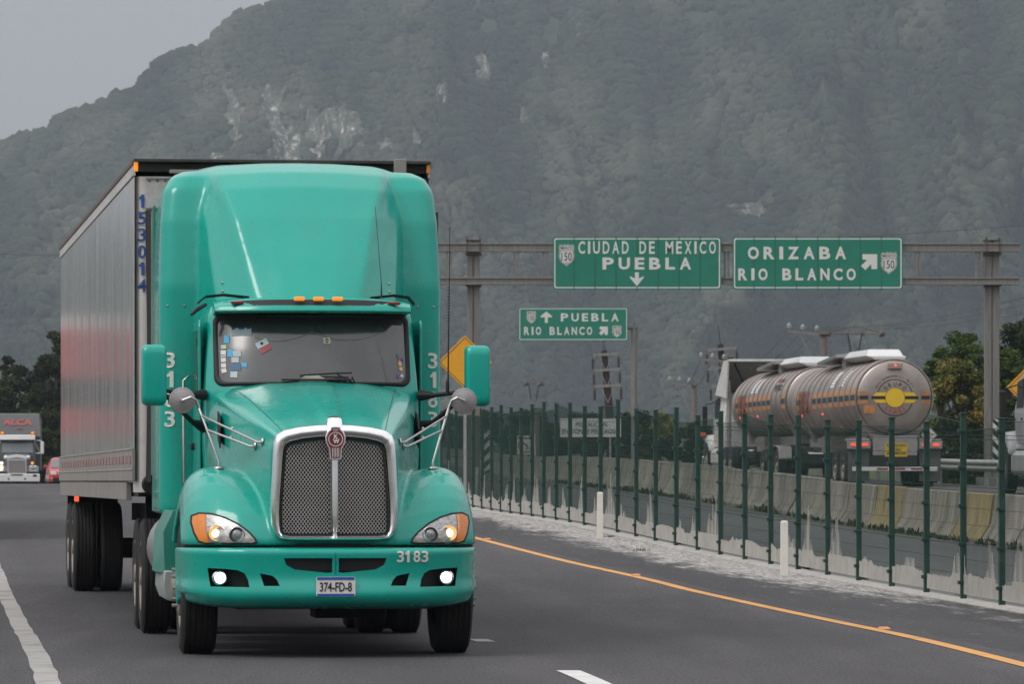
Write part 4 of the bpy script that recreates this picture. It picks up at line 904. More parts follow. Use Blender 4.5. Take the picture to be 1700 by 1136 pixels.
# front wall with rounded corners
rr = []
for z in np.linspace(ZB_-.10, ZT-.14, 16):
    P = [(-W2, .25, z)]
    for i in range(7): a = R(180 + 90*i/6); P.append((-W2+.10 + .10*math.cos(a), .10 + .10*math.sin(a), z))
    P += [(x, 0 + .004*math.sin(z*5+x*3), z) for x in np.linspace(-W2+.15, W2-.15, 18)]
    for i in range(7): a = R(270 + 90*i/6); P.append((W2-.10 + .10*math.cos(a), .10 + .10*math.sin(a), z))
    P += [(W2, .25, z)]; rr.append(P)
q = MB(); q.loft(rr, closed=False, cap=False); fw = q.build('front_wall', M_tfront, TL, smooth=True)
q = MB()
for z in (ZT-.16, ZT-.42):
    q.box((0,-.012,z),(2*W2-.2,.02,.012))
for x in np.linspace(-W2+.13, W2-.13, 34): 
    for z in (ZT-.175, ZB_-.0): q.lathe([(.0,-.012),(.011,-.008),(.014,0)], (x, -.003, z), 'Y', 8, cap=False)
q.build('rivet_row', M_rail, TL)
q = MB(); q.box((0,-.03,ZT-.005),(2*W2+.02,.14,.03)); q.box((0,.05,ZT-.06),(2*W2-.05,.1,.08)); q.build('front_header', mat('header_dark', (.05,.045,.042), .6, .2, var=.4), TL, bevel=.006)
q = MB(); q.box((1.03,-.07,ZT-.06),(.11,.12,.17)); q.box((-.62,-.06,ZT-.10),(.75,.05,.035)); q.box((.0,-.04,ZT-.13),(1.9,.03,.05)); q.build('header_bracket', M_rail, TL, bevel=.006)
for s in (-1, 1):
    q = MB(); q.box((s*(W2-.01),-.05,ZT-.055),(.035,.06,.09)); q.build('corner_marker', M_amberlit if s < 0 else M_amber, TL, bevel=.008)
    q = MB(); q.box((s*(W2+.007),LEN/2,ZT-.02),(.034,LEN,.045)); tr_ = q.build('top_rail', M_topr, TL, bevel=.006); q = MB(); q.box((s*(W2+.003),LEN/2,ZT-.088),(.022,LEN,.088)); q.build('rail_band', M_tfront, tr_)
    q = MB(); q.box((s*(W2+.008),LEN/2,ZB_+.14),(.03,LEN,.28)); q.box((s*(W2+.018),LEN/2,ZB_+.28),(.02,LEN,.02)); q.box((s*(W2+.018),LEN/2,ZB_+.10),(.02,LEN,.015)); q.box((s*(W2-.015),LEN/2+.6,ZB_-.09),(.05,LEN-1.2,.16)); br = q.build('bottom_rail', M_rail, TL, bevel=.004)
    for y in np.arange(.3, 15.8, .62): q = MB(); q.box((s*(W2+.026),y,ZB_+.19),(.006,.34,.065)); q.build('reflector', mat('faded_reflector', (.30,.17,.16), .5, .1, var=.3, scale=9), br)
q = MB(); q.box((0,LEN/2,ZT+.003),(2*W2-.02,LEN-.1,.02)); q.build('roof', M_rail, TL)
q = MB(); q.box((0,LEN-.05,(ZB_+ZT)/2-.02),(2*W2-.02,.08,ZT-ZB_-.08)); q.build('rear_door', M_rail, TL)
q = MB(); q.box((0,LEN/2,ZB_-.08),(2*W2-.12,LEN-1,.12)); q.box((0,12.9,1.0),(1.0,4.6,.2)); q.box((0,13.9,.55),(1.8,.16,.16)); q.box((0,15.15,.55),(1.8,.16,.16)); q.box((0,16.05,.62),(2.3,.1,.12)); q.box((-.7,16.0,.9),(.1,.1,.5)); q.box((.7,16.0,.9),(.1,.1,.5)); q.build('underframe', M_under, TL)
for s in (-1, 1):
    q = MB(); q.box((s*.95,3.2,.82),(.13,.13,1.0)); q.box((s*.95,3.2,.32),(.26,.3,.04)); q.build('landing_leg', M_under, TL)
    q = MB(); q.box((s*.93,15.85,.82),(.6,.02,.8)); q.build('mud_flap', M_black, TL)
    for y in (13.9, 15.15):
        for k in (0, 1): wheel(TL, (s*(1.13 - .31*k), y, .51+.09), .51, .26, s, False)
nm = MB()
for k, ch in enumerate('153014'):
    t = digits(ch, .115, .088, .012); put(t, Matrix.Translation((-1.268 + (.012 if ch == '1' else 0), .028, 3.755 - .148*k))); t.v = [(p[0], (.10 - math.sqrt(max(0, .01 - (max(0, -p[0]-1.195))**2))) - .014 + (p[1]-.028)*.5, p[2]) for p in t.v]; merge(nm, t)
nm.build('trailer_number', mat('number_blue', (.02,.07,.27), .5), TL)
q = MB(); q.lathe([(.0,-.03),(.075,-.03),(.085,-.01),(.085,.08),(.0,.08)], (-1.15,-.10,1.33), 'Y', 24); q.box((-1.07,-.06,1.36),(.08,.05,.05)); q.build('rubber_bumper', M_black, TL, smooth=40)
q = MB(); q.box((-W2+.06,13.2,1.17),(.05,.05,.09)); q.build('side_marker', M_redlit, TL, bevel=.01)
# ------------------------------------------------------------------ concrete kerb under the fence
def along(curve, d0, d1, step):
    """points at equal spacing along a ground curve"""
    P = []; dd = d0; 
    while dd <= d1:
        P.append((spl(curve, dd), dd)); e = .25; dx = (spl(curve, dd+e) - spl(curve, dd))/e; dd += step/math.sqrt(1+dx*dx)
    return P
kb = MB(); rr = []
for x, y in along(XF, 30, 200, 2.0):
    z = gz(x, y); rr.append([(x-.16, y, z-.15), (x-.15, y, z+.02), (x-.12, y, z+.045), (x+.10, y, z+.05), (x+.12, y, z-.15)])
kb.loft(rr); o = kb.build('kerb', mat('kerb_concrete', (.36,.345,.325), .9, var=.15, dirt=(.12,.11,.10), dirt_amt=.5), smooth=40); o['kind'] = 'structure'
# ------------------------------------------------------------------ green mesh fence
FP = along(XF, 46.9, 158, 2.07); 
FN = thing('mesh_fence', 'long dark green wire mesh fence, its foot crusted with pale dried cement', 'fence', (FP[0][0], FP[0][1], gz(*FP[0])))
O = Vector(FN.location); random.seed(21)
def spike(s_):
    h = .20 + .05*math.sin(s_*1.7) 
    for c, w_, hh in SPK: t_ = 1-abs(s_-c)/w_; h = max(h, .18 + hh*(min(1, t_*1.5)*(.55+.45*min(1,t_*1.5)) if t_ > 0 else 0)*(.72+.28*math.sin(c*37+int(s_/.16)*2.3)))
    return h
SPK = []; q_ = 0; rs = random.Random(5)
while q_ < 130:
    big = rs.random() < .45; n_ = rs.randint(1, 3)
    for k in range(n_): SPK.append((q_ + rs.uniform(0, .7), rs.uniform(.2, .55), rs.uniform(.35, .80) if big else rs.uniform(.05, .35)))
    q_ += rs.uniform(.9, 3.2)
sacc = 0; tops = []
for i in range(len(FP)):
    tops.append(2.2 + random.choice([0, 0, .03, .06, -.05]) + (.14 if i in (19, 24, 28) else 0))
crust = []
for i in range(len(FP) - 1):
    A_ = Vector((FP[i][0], FP[i][1], gz(*FP[i]) + .12)) - O; B_ = Vector((FP[i+1][0], FP[i+1][1], gz(*FP[i+1]) + .12)) - O; Lh = (B_ - A_).length; u = (B_ - A_).normalized()
    nrm = Vector((u.y, -u.x, 0)).normalized()
    ta = tops[i] - .22; tb_ = ta + random.choice([0, 0, .02, .10, -.04])
    # post
    q = MB(); h = tops[i]; q.box((A_.x, A_.y, A_.z + h/2 - .12), (.070, .070, h), rot=(0, R(random.uniform(-.7, .7)), math.atan2(u.y, u.x))); q.box((A_.x, A_.y, A_.z + h - .11), (.084,.084,.02), rot=(0,0,math.atan2(u.y, u.x)))
    for z in (.12,.58,1.04,1.5,1.94): q.box((A_.x - nrm.x*.02, A_.y - nrm.y*.02, A_.z + z), (.092,.085,.045), rot=(0,0,math.atan2(u.y,u.x)))
    q.build('post', M_post, FN, bevel=.006)
    if h > 2.25: 
        pass
    q = MB(); n = int(Lh/.06)
    for k in range(1, n):
        t = k/n; p = A_.lerp(B_, t); z1 = ta + (tb_ - ta)*t
        zz = [0, .55, .60, 1.15, 1.20, 1.70, 1.75, z1]
        V = []
        for z in (0, z1):
            for dx, dy in ((-.0024,-.0024),(.0024,-.0024),(0,.003)): V.append((p.x+dx, p.y+dy, p.z+z))
        q.add(V, [(0,1,4,3),(1,2,5,4),(2,0,3,5)])
    for z in (.04,.22,.40,.58,.63,.82,1.02,1.22,1.27,1.46,1.66,1.84,1.89):
        q.tube([A_ + Vector((0,0,z)) + nrm*.006, B_ + Vector((0,0,z)) + nrm*.006], .0035 if z not in (.58,.63,1.22,1.27,1.84,1.89) else .005, 4)
    q.tube([A_ + Vector((0,0,ta)), B_ + Vector((0,0,tb_))], .006, 4)
    q.build('mesh_panel', M_mesh, FN, fix=False)
    c = MB(); m_ = int(Lh/.05)
    for k in range(m_):
        p = A_.lerp(B_, (k+.5)/m_); hh = spike(sacc + (k+.5)*.05) * random.uniform(.93, 1.05)
        hh0 = min(hh, .24); c.box((p.x, p.y, p.z + hh0/2 - .02), (.036, .009, hh0), rot=(0,0,math.atan2(u.y,u.x)))
        if hh > .26: c.box((p.x, p.y, p.z + (hh+hh0)/2 - .02), (.017*random.uniform(.6,1.3), .006, hh-hh0), rot=(0,0,math.atan2(u.y,u.x)), taper=.6)
    c.build('cement_crust', M_mud, FN, fix=False); sacc += Lh
# ------------------------------------------------------------------ delineator posts
for (x, y, tilt, lb) in ((3.75, 67.5, 0, 'square white marker post by the yellow line, nearest of the three'), (1.48, 83, 0, 'square white marker post in front of the fence, middle of the three'), (-.82, 117, 4, 'square white marker post leaning beside the truck mirror, farthest of the three')):
    x = {67.5: (1302-850)/8200*67.5, 83: (996-850)/8200*83, 117: (787-850)/8200*117}[y]
    q = MB(); h = {67.5:.76, 83:.80, 117:.88}[y]; q.loft([[(-.052,-.05,0),(.052,-.05,0),(.052,.05,0),(-.052,.05,0)],[(-.05,-.045,h-.02),(.05,-.045,h-.02),(.05,.045,h-.02),(-.05,.045,h-.02)],[(-.035,-.035,h),(.035,-.035,h),(.035,.035,h),(-.035,.035,h)]])
    o = q.build('marker_post', mat('marker_white', (.72,.69,.62), .7, var=.06, dirt=(.35,.30,.24), dirt_amt=.35), bevel=.006); o.location = (x, y, gz(x, y) - .01); o.rotation_euler = (0, R(tilt), 0); tag(o, lb, 'marker post', 'white marker posts along the shoulder')
# debris on the shoulder
M_weed = leafmat('weed_leaves', [(.03,.04,.015),(.06,.06,.025),(.12,.09,.05)])
def tuft(x, y, r, h, n=50, mt=None, name='weed_tuft', label=None, seed=1):
    g = random.Random(seed); V = []; Fc = []; T_ = []
    for k in range(n):
        a = g.uniform(0, 2*math.pi); b_ = g.uniform(0, r); p = Vector((b_*math.cos(a)*.6, b_*math.sin(a)*.6, 0)); d_ = Vector((math.cos(a)*g.uniform(.2,1), math.sin(a)*g.uniform(.2,1), g.uniform(.5,1.6)))*h*.6; w_ = Vector((-math.sin(a), math.cos(a), 0))*h*.07
        i = len(V); V += [p-w_, p+w_, p+d_*.6+w_*.7, p+d_, p+d_*.6-w_*.7]; Fc.append((i,i+1,i+2,i+3,i+4)); T_ += [g.random()]*5
    me = bpy.data.meshes.new(name); me.from_pydata([v[:] for v in V], [], Fc); at = me.attributes.new('tone','FLOAT','POINT'); at.data.foreach_set('value', T_)
    o = mkobj(name, me, mt or M_weed); o.location = (x, y, gz(x, y)); return o
for k, (px, d_, r, h) in enumerate(((1012,84.3,.3,.05),(1062,77,.35,.06),(925,103,.3,.12),(977,93,.25,.10),(1125,80.5,.2,.12),(1430,66.5,.16,.10),(1590,60,.14,.08),(1340,70.3,.15,.10))):
    x = (px-850)/8200*d_; o = tuft(x, d_, r, h, 60, seed=k)
    tag(o, ['flat dry weed patch on the dusty shoulder, left of the middle marker post foot', 'flat dry weed patch on the dusty shoulder, right of the middle marker post foot', 'small dark weed at the fence foot, farthest up the road', 'small dark weed at the fence foot, second farthest', 'dark weed at the fence foot between middle and nearest marker posts, first of two', 'dark weed at the fence foot right of the nearest marker post, first of two', 'dark weed at the fence foot right of the nearest marker post, second of two', 'dark weed at the fence foot between middle and nearest marker posts, second of two'][k], 'weed', 'weeds along the fence foot')
# ------------------------------------------------------------------ jersey barrier
JP = along(XB, 56, 262, 3.04)
jb = [(-.30,0),(-.30,.08),(-.15,.33),(-.085,.80),(-.07,.815),(.07,.815),(.085,.80),(.15,.33),(.30,.08),(.30,0)]
def jersey():
    q = MB(); q.loft([[(x, y, z) for x, z in jb] for y in (-1.49,-1.47,-.6,.3,1.47,1.49)]); me = q.mesh('jersey'); return me
M_conc2 = mat('barrier_concrete', (.205,.19,.155), .88, var=.45, scale=2.2, dirt=(.03,.028,.022), dirt_amt=.95, dscale=1.9, stretch=(1,1,.22), bump=.3, world=True)
M_concy = mat('barrier_concrete_yellow', (.24,.19,.085), .88, var=.2, scale=2.2, dirt=(.06,.055,.045), dirt_amt=.8, dscale=2.5, stretch=(1,1,.3), bump=.3, world=True)
for i in range(len(JP) - 1):
    (x0, y0), (x1, y1) = JP[i], JP[i+1]; me = jersey(); yel = i in (5, 8, 11)
    # chipped and slightly shifted
    me.transform(Matrix.Translation((random.uniform(-.015,.015), 0, random.uniform(-.012,.012))))
    o = mkobj('barrier_segment', me, M_concy if yel else M_conc2, smooth=30)
    mx_, my_ = (x0+x1)/2, (y0+y1)/2; o.location = (mx_, my_, gz(mx_, my_) - .01)
    zs = gz(x1, y1) - gz(x0, y0); o.rotation_euler = (math.atan2(zs, 3.04), 0, math.atan2(-(x1-x0), (y1-y0)))
    tag(o, {5: 'concrete barrier block faded yellow, nearest of the three painted ones', 8: 'concrete barrier block faded yellow, middle of the three painted ones', 11: 'concrete barrier block faded yellow, farthest of the three painted ones'}.get(i, 'grey stained concrete barrier block in the row behind the green fence'), 'concrete barrier', 'concrete barrier blocks behind the green fence')
# weeds along its foot, as ground cover
wp_ = []; 
V = []; Fc = []; T_ = []; g = random.Random(3)
for (x, y) in along(XB, 58, 150, .33):
    if g.random() < .55:
        n_ = g.randint(4, 14); h = g.uniform(.05,.17)
        for k in range(n_):
            px_, py_ = x - .36 + g.uniform(-.1,.06), y + g.uniform(-.2,.2); z = gz(px_, py_); a = g.uniform(0,6.28); d_ = Vector((math.cos(a)*.5, math.sin(a)*.5, 1))*h*g.uniform(.5,1.2); w_ = Vector((math.sin(a), -math.cos(a), 0))*.018; p = Vector((px_, py_, z))
            i = len(V); V += [p-w_, p+w_, p+d_*.6+w_, p+d_, p+d_*.6-w_]; Fc.append((i,i+1,i+2,i+3,i+4)); T_ += [g.random()*.5]*5
me = bpy.data.meshes.new('weeds'); me.from_pydata([v[:] for v in V], [], Fc); at = me.attributes.new('tone','FLOAT','POINT'); at.data.foreach_set('value', T_)
tag(mkobj('barrier_weeds', me, M_weed), 'dark weeds growing along the foot of the concrete barrier', 'weeds', kind='stuff')

# ------------------------------------------------------------------ sign gantry
def X(px, D): return (px - 850)/8200*D
def Zp(py, D): return CAMH + (799 - py)*D/8200
GD = 144.0
M_gal = mat('gantry_steel', (.21,.20,.19), .65, .35, var=.18, scale=3, stretch=(4,4,.4), dirt=(.10,.085,.07), dirt_amt=.4)
gx0, gx1 = X(786, GD), X(1648, GD)
GT = thing('sign_gantry', 'grey steel gantry of two columns and a ladder beam spanning the far carriageway', 'gantry', (gx0, GD, gz(gx0, GD)))
def P_(x, y, z): return (x - gx0, y - GD, z - gz(gx0, GD))
for k, cx in enumerate((gx0, gx1)):
    zg = gz(cx, GD); q = MB(); w_ = .38 if k == 0 else .44; zt = Zp(398, GD)
    for dx in (-1, 1): q.box(P_(cx + dx*w_*.27, GD+.28, (zg+zt)/2), (w_*.42, .34, zt-zg))
    q.box(P_(cx, GD+.28, (zg+zt)/2), (w_*.3, .26, zt-zg)); q.box(P_(cx, GD+.28, zt+.01), (w_+.10,.44,.05)); q.box(P_(cx, GD+.28, Zp(421, GD)), (w_+.10,.5,.07)); q.box(P_(cx, GD+.28, Zp(474,GD)), (w_+.08,.5,.05))
    q.box(P_(cx, GD+.28, zg+.2), (w_+.4,.9,.5))
    q.build('column', M_gal, GT, bevel=.012)
bm_ = []
for py0, py1 in ((404,418),(461,473)):
    z0, z1 = Zp(py1, GD), Zp(py0, GD); x0, x1 = X(668, GD), X(1692, GD); q = MB(); q.box(P_((x0+x1)/2, GD, (z0+z1)/2), (x1-x0, .16, (z1-z0)*.72)); q.box(P_((x0+x1)/2, GD-.0, z1-.02), (x1-x0,.22,.045)); q.box(P_((x0+x1)/2, GD, z0+.02), (x1-x0,.22,.045)); q.build('beam', M_gal, GT, bevel=.008)
for px in (745, 803-52, 857, 905, 1206, 1523, 1624, 700):
    if px == 751: continue
    q = MB(); z0, z1 = Zp(461, GD), Zp(418, GD); q.box(P_(X(px, GD)-.05, GD, (z0+z1)/2), (.07,.14,z1-z0)); q.box(P_(X(px, GD)+.06, GD, (z0+z1)/2), (.05,.14,z1-z0)); q.build('beam_strut', M_gal, GT)
for cx in (gx0, gx1):
    q = MB()
    for dx in (-.19,.19): q.tube([P_(cx+dx, GD-.14, Zp(421,GD)), P_(cx+dx, GD-.14, Zp(395,GD)), P_(cx+dx, GD+.3, Zp(395,GD))], .02, 6)
    q.build('clamp_bolt', mat('rust', (.10,.06,.045), .8, var=.3), GT)
# --- sign faces
def shield(cx, cz, w_, h_, y, top, num, sub, parent):
    sh = [(-.42,.5),(-.25,.44),(-.12,.5),(0,.46),(.12,.5),(.25,.44),(.42,.5),(.5,.34),(.46,.15),(.5,-.02),(.46,-.18),(.32,-.34),(.12,-.44),(0,-.52),(-.12,-.44),(-.32,-.34),(-.46,-.18),(-.5,-.02),(-.46,.15),(-.5,.34)]
    P = [(cx + a*w_, cz + b_*h_) for a, b_ in sh]
    q = MB(); q.prism(P, y-.006, y, 'Y'); s_ = q.build('route_shield', M_signw, parent)
    o_ = MB(); a = [(cx + a*w_*.93, cz + b_*h_*.94) for a, b_ in sh]; b2 = [(cx + a*w_*.87, cz + b_*h_*.90) for a, b_ in sh]; o_.loft([[(p[0], y-.009, p[1]) for p in a], [(p[0], y-.009, p[1]) for p in b2]], cap=False); o_.box((cx, y-.009, cz+h_*.20), (w_*.86,.003,h_*.018))
    t = text_mb(top, h_*.13, w_*.74, .003, .01); put(t, Matrix.Translation((cx-w_*.37, y-.009, cz+h_*.26))); merge(o_, t)
    t = text_mb(num, h_*.38, w_*.66, .003, .005); put(t, Matrix.Translation((cx-w_*.33, y-.009, cz-h_*.26))); merge(o_, t)
    if sub: t = text_mb(sub, h_*.09, None, .003, 0); put(t, Matrix.Translation((cx-w_*.04, y-.009, cz-h_*.42))); merge(o_, t)
    o_.build('shield_marking', M_blk, s_)
def signpanel(name, label, D, x0p, x1p, y0p, y1p, texts, group=None, seams=7, shields=(), arrows=()):
    x0, x1, z0, z1 = X(x0p, D), X(x1p, D), Zp(y1p, D), Zp(y0p, D); W_, H_ = x1-x0, z1-z0
    t0 = thing(name, label, 'road sign', (x0, D-.16, z0), 0, group); y = -.02
    q = MB(); q.prism(rrect(0,0,W_,H_,.06,3), -.02, .02, 'Y'); pan = q.build('panel', M_signg, t0)
    q = MB(); q.loft([[(p[0], -.024, p[1]) for p in rrect(.035,.035,W_-.035,H_-.035,.06,3)], [(p[0], -.024, p[1]) for p in rrect(.07,.07,W_-.07,H_-.07,.05,3)]], cap=False); q.build('border', M_signw, pan, fix=False)
    q = MB()
    for k in range(1, seams+1): q.box((W_*k/(seams+1), -.0215, H_/2), (.008,.004,H_)); q.box((W_*k/(seams+1), -.01, H_/2), (.03,.03,H_+.05))
    q.build('panel_seam', mat('sign_seam', (.01,.13,.09), .5), pan)
    q = MB()
    for k in range(3): q.box((W_*(.15+.35*k), .05, H_/2), (.06,.06,H_*.95))
    q.build('backing_rail', M_galv, t0)
    L_ = MB()
    for (s_, ax0, ax1, ay0, ay1, bd_) in texts:
        a0, a1, b0, b1 = X(ax0, D)-x0, X(ax1, D)-x0, Zp(ay1, D)-z0, Zp(ay0, D)-z0
        # spaced lettering: every letter set at its own width
        n_ = len(s_); wts = [{'I': .35, ' ': .75, 'M': 1.15, 'L': .85, 'E': .85}.get(c, 1.0) for c in s_]; gap = .42; tot = sum(wts) + gap*(n_-1); cw = (a1-a0)/tot; xx = a0
        for c, w_ in zip(s_, wts):
            if c != ' ': t = text_mb(c, b1-b0, w_*cw, .003, bd_+.022); put(t, Matrix.Translation((xx, -.026, b0))); merge(L_, t)
            xx += (w_+gap)*cw
    for (kind, ax, ay, s_) in arrows:
        cx, cz, k = X(ax, D)-x0, Zp(ay, D)-z0, s_*D/8200
        if kind == 'down': P = [(-.14,.5),(-.14,.05),(-.5,.22),(-.5,.1),(0,-.5),(.5,.1),(.5,.22),(.14,.05),(.14,.5)]
        elif kind == 'up': P = [(-.13,-.5),(-.13,.0),(-.5,-.02),(-.5,.1),(0,.5),(.5,.1),(.5,-.02),(.13,.0),(.13,-.5)]
        else: P = [(-.5,-.22),(-.12,.14),(-.40,.18),(-.40,.5),(.5,.5),(.5,-.42),(.15,-.42),(.12,-.12),(-.22,-.48)]
        L_.prism([(cx+a*k, cz+b_*k) for a, b_ in P], -.028, -.024, 'Y')
    L_.build('lettering', M_signw, pan)
    for (ax, ay, aw, ah, top, num, sub) in shields: shield(X(ax, D)-x0, Zp(ay, D)-z0, aw*D/8200, ah*D/8200, -.022, top, num, sub, pan)
    return t0
signpanel('direction_sign', 'wide green overhead sign reading CIUDAD DE MEXICO PUEBLA with a down arrow', GD, 918, 1197, 394, 481, [('CIUDAD DE MEXICO', 960, 1188, 401, 422, .0), ('PUEBLA', 1000, 1147, 428, 448, .015)], 'green signs on the gantry', shields=[(940.5,424,26,36,'MEXICO','150','D')], arrows=[('down',1057,464,23)])
signpanel('direction_sign', 'wide green overhead sign reading ORIZABA RIO BLANCO with a slanted arrow', GD, 1216, 1498, 394, 481, [('ORIZABA', 1241, 1404, 410, 431, .015), ('RIO BLANCO', 1225, 1420, 446, 466, .015)], 'green signs on the gantry', shields=[(1475,437,27,36,'MEXICO','150','')], arrows=[('diag',1442,436,27)])
SD = 220.0
signpanel('direction_sign', 'smaller green sign hung from a single pole reading PUEBLA and RIO BLANCO', SD, 861, 1042, 511, 566, [('PUEBLA', 931, 1027, 520.5, 534, .01), ('RIO BLANCO', 870, 983, 543, 556.5, .01)], shields=[(882,527,16,21,'MEXICO','150','D'),(1024,550.5,16,20,'MEXICO','150','')], arrows=[('up',907,527,19),('diag',1001.5,550,15)], seams=0)
px_ = X(1053, SD); pz = gz(px_, SD)
GP = thing('sign_pole', 'tall slim grey pole that carries the smaller green sign on its arm', 'pole', (px_, SD, pz))
q = MB(); q.tube([(0,.1,0),(0,.1,Zp(541,SD)-pz)], .14, 12); q.box((0,.1,Zp(544,SD)-pz), (.62,.3,.09)); q.tube([(0,.1,Zp(541,SD)-pz),(0,.1,Zp(532,SD)-pz)], .05, 8); q.build('pole', M_gal, GP, smooth=40)
q = MB(); q.tube([(0,.1,Zp(545,SD)-pz),(X(870,SD)-px_,.1,Zp(545,SD)-pz)], .07, 8); q.build('arm', M_gal, GP)
# ------------------------------------------------------------------ yellow diamonds
def diamond(name, label, D, px, py, half, group='yellow diamond warning signs'):
    x, z, h = X(px, D), Zp(py, D), half*D/8200; zg = gz(x, D); t0 = thing(name, label, 'warning sign', (x, D, zg), 0, group); c = z - zg
    q = MB(); q.prism([(h,c),(0,c+h),(-h,c),(0,c-h)], -.02, .0, 'Y'); pn = q.build('panel', M_signy, t0, bevel=.006)
    q = MB(); k = h*.93; j = h*.90; q.loft([[(a, -.024, c+b_) for a, b_ in ((k,0),(0,k),(-k,0),(0,-k))], [(a, -.024, c+b_) for a, b_ in ((j,0),(0,j),(-j,0),(0,-j))]], cap=False); q.build('border', M_blk, pn, fix=False)
    q = MB(); q.box((0,.04,(c+h*.7)/2), (.07,.07,c+h*.7)); q.build('post', M_galv, t0)
diamond('warning_sign', 'yellow diamond sign half hidden behind the truck mirror', 112, 772, 602, 45)
diamond('warning_sign', 'yellow diamond sign cut by the right picture edge above the silver cab', 140, 1720, 643, 49)
# ------------------------------------------------------------------ black and white object markers
for (px, lb, D, z0p, z1p, w_) in ((1657, 'black and white striped hazard board at the right gantry column', 141.5, 780, 695, .30), (806, 'black and white striped hazard board at the left gantry column', 141.5, 786, 714, .24)):
    x = X(px, D); zg = gz(x, D); t0 = thing('hazard_board', lb, 'hazard board', (x, D, zg), 0, 'striped hazard boards at the gantry'); z0, z1 = Zp(z0p, D)-zg, Zp(z1p, D)-zg
    q = MB(); q.box((0,0,(z0+z1)/2), (w_,.02,z1-z0)); pn = q.build('board', M_signw, t0); q = MB(); k = z0 - .3; sl_ = -1 if px > 1000 else 1
    while k < z1:
        P = [(-w_/2, k + (w_ if sl_ < 0 else 0)), (w_/2, k + (0 if sl_ < 0 else w_)), (w_/2, k + .17 + (0 if sl_ < 0 else w_)), (-w_/2, k + .17 + (w_ if sl_ < 0 else 0))]
        P = [(a, min(max(b_, z0), z1)) for a, b_ in P]
        if abs(P[0][1]-P[3][1]) + abs(P[1][1]-P[2][1]) > .02: q.prism(P, -.016, -.012, 'Y')
        k += .34
    q.build('stripes', M_blk, pn); q = MB(); q.box((0,.04,z0/2+.1), (.06,.05,z0+.3)); q.build('post', M_galv, t0)
# ------------------------------------------------------------------ white signs behind the fence
D = 190.0; x = X(1013, D); zg = gz(x, D); t0 = thing('caution_sign', 'white board reading PRECAUCION behind the green fence', 'road sign', (x, D, zg))
z0, z1 = Zp(726, D)-zg, Zp(695, D)-zg; a0, a1 = X(930, D)-x, X(1031, D)-x
q = MB(); q.box(((a0+a1)/2, 0, (z0+z1)/2), (a1-a0,.02,z1-z0)); pn = q.build('board', M_signw, t0); q = MB()
for s_, b0, b1, c0, c1 in (('PRECAUCION', 956, 1008, 701, 709.5), ('EN DONDE PELIGROSO', 933, 1028, 712.5, 721)):
    t = text_mb(s_, (c1-c0)*D/8200, (b1-b0)*D/8200, .004, .01); put(t, Matrix.Translation((X(b0, D)-x, -.016, Zp(c1, D)-zg))); merge(q, t)
q.build('lettering', M_blk, pn); q = MB(); q.box((0,.05,z1/2), (.07,.07,z1)); q.box((a0*.8,.05,z1/2), (.07,.07,z1)); q.build('post', M_galv, t0)
D = 178.0; x = X(873, D); zg = gz(x, D); t0 = thing('no_left_turn_sign', 'square white sign with a crossed turn arrow in a ring, behind the green fence', 'road sign', (x, D, zg)); c = Zp(739.5, D)-zg; k = 14.5*D/8200
q = MB(); q.box((0,0,c), (2*k,.02,2.15*k)); pn = q.build('board', M_signw, t0)
q = MB(); q.loft([[(r*math.cos(a), -.014, c + r*math.sin(a)) for a in np.linspace(0, 2*math.pi, 33)[:-1]] for r in (k*.92, k*.76)], cap=False); q.box((0,-.014,c), (k*1.6,.004,k*.13), rot=(0,R(40),0)); q.build('ring', mat('ring_red', (.28,.05,.045), .5), pn, fix=False)
q = MB(); q.box((k*.12,-.013,c-k*.2), (k*.12,.003,k*.75)); q.box((-k*.12,-.013,c+k*.12), (k*.5,.003,k*.12)); q.prism([(-k*.3,c+k*.35),(-k*.3,c-k*.1),(-k*.6,c+k*.12)], -.0145, -.012, 'Y'); q.build('turn_arrow', M_blk, pn)
q = MB(); q.box((0,.05,(c+k)/2), (.07,.07,c+k)); q.build('post', M_galv, t0)
q = MB(); zz = Zp(724, D)-zg; 
D = 176.0; x = X(886.5, D); zg = gz(x, D); t0 = thing('side_marker_board', 'narrow bright white board edge beside the crossed arrow sign', 'marker board', (x, D, zg)); q = MB(); q.box((0,0,(Zp(757,D)+Zp(722,D))/2-zg), (.10,.5,(757-722)*D/8200), rot=(0,R(-2),0)); q.build('board', M_signw, t0); q = MB(); q.box((0,.3,.9),(.06,.06,1.8)); q.build('post', M_galv, t0)
# ------------------------------------------------------------------ guardrail on the right verge
GR = thing('guardrail', 'galvanised steel guardrail on posts along the far verge', 'guardrail', (spl(XR, 100) + .9, 100, gz(spl(XR, 100) + .9, 100))); O = Vector(GR.location)
PT = along(XR, 92, 205, 2.0); rr = []
for k, (x, y) in enumerate(PT):
    x += .9; p = Vector((x, y, gz(x, y))) - O; rr.append([(p.x + dx, p.y, p.z + z) for dx, z in ((-.06,.50),(-.13,.56),(-.13,.60),(-.06,.66),(-.13,.72),(-.13,.76),(-.06,.83),(-.05,.83),(-.05,.50))])
    if k % 2 == 0: q = MB(); q.box((p.x+.04, p.y, p.z+.37), (.12,.16,.80)); q.build('post', M_galv, GR)
q = MB(); q.loft(rr); q.build('rail', mat('rail_galvanised', (.46,.46,.45), .45, .5, var=.12), GR, smooth=50)

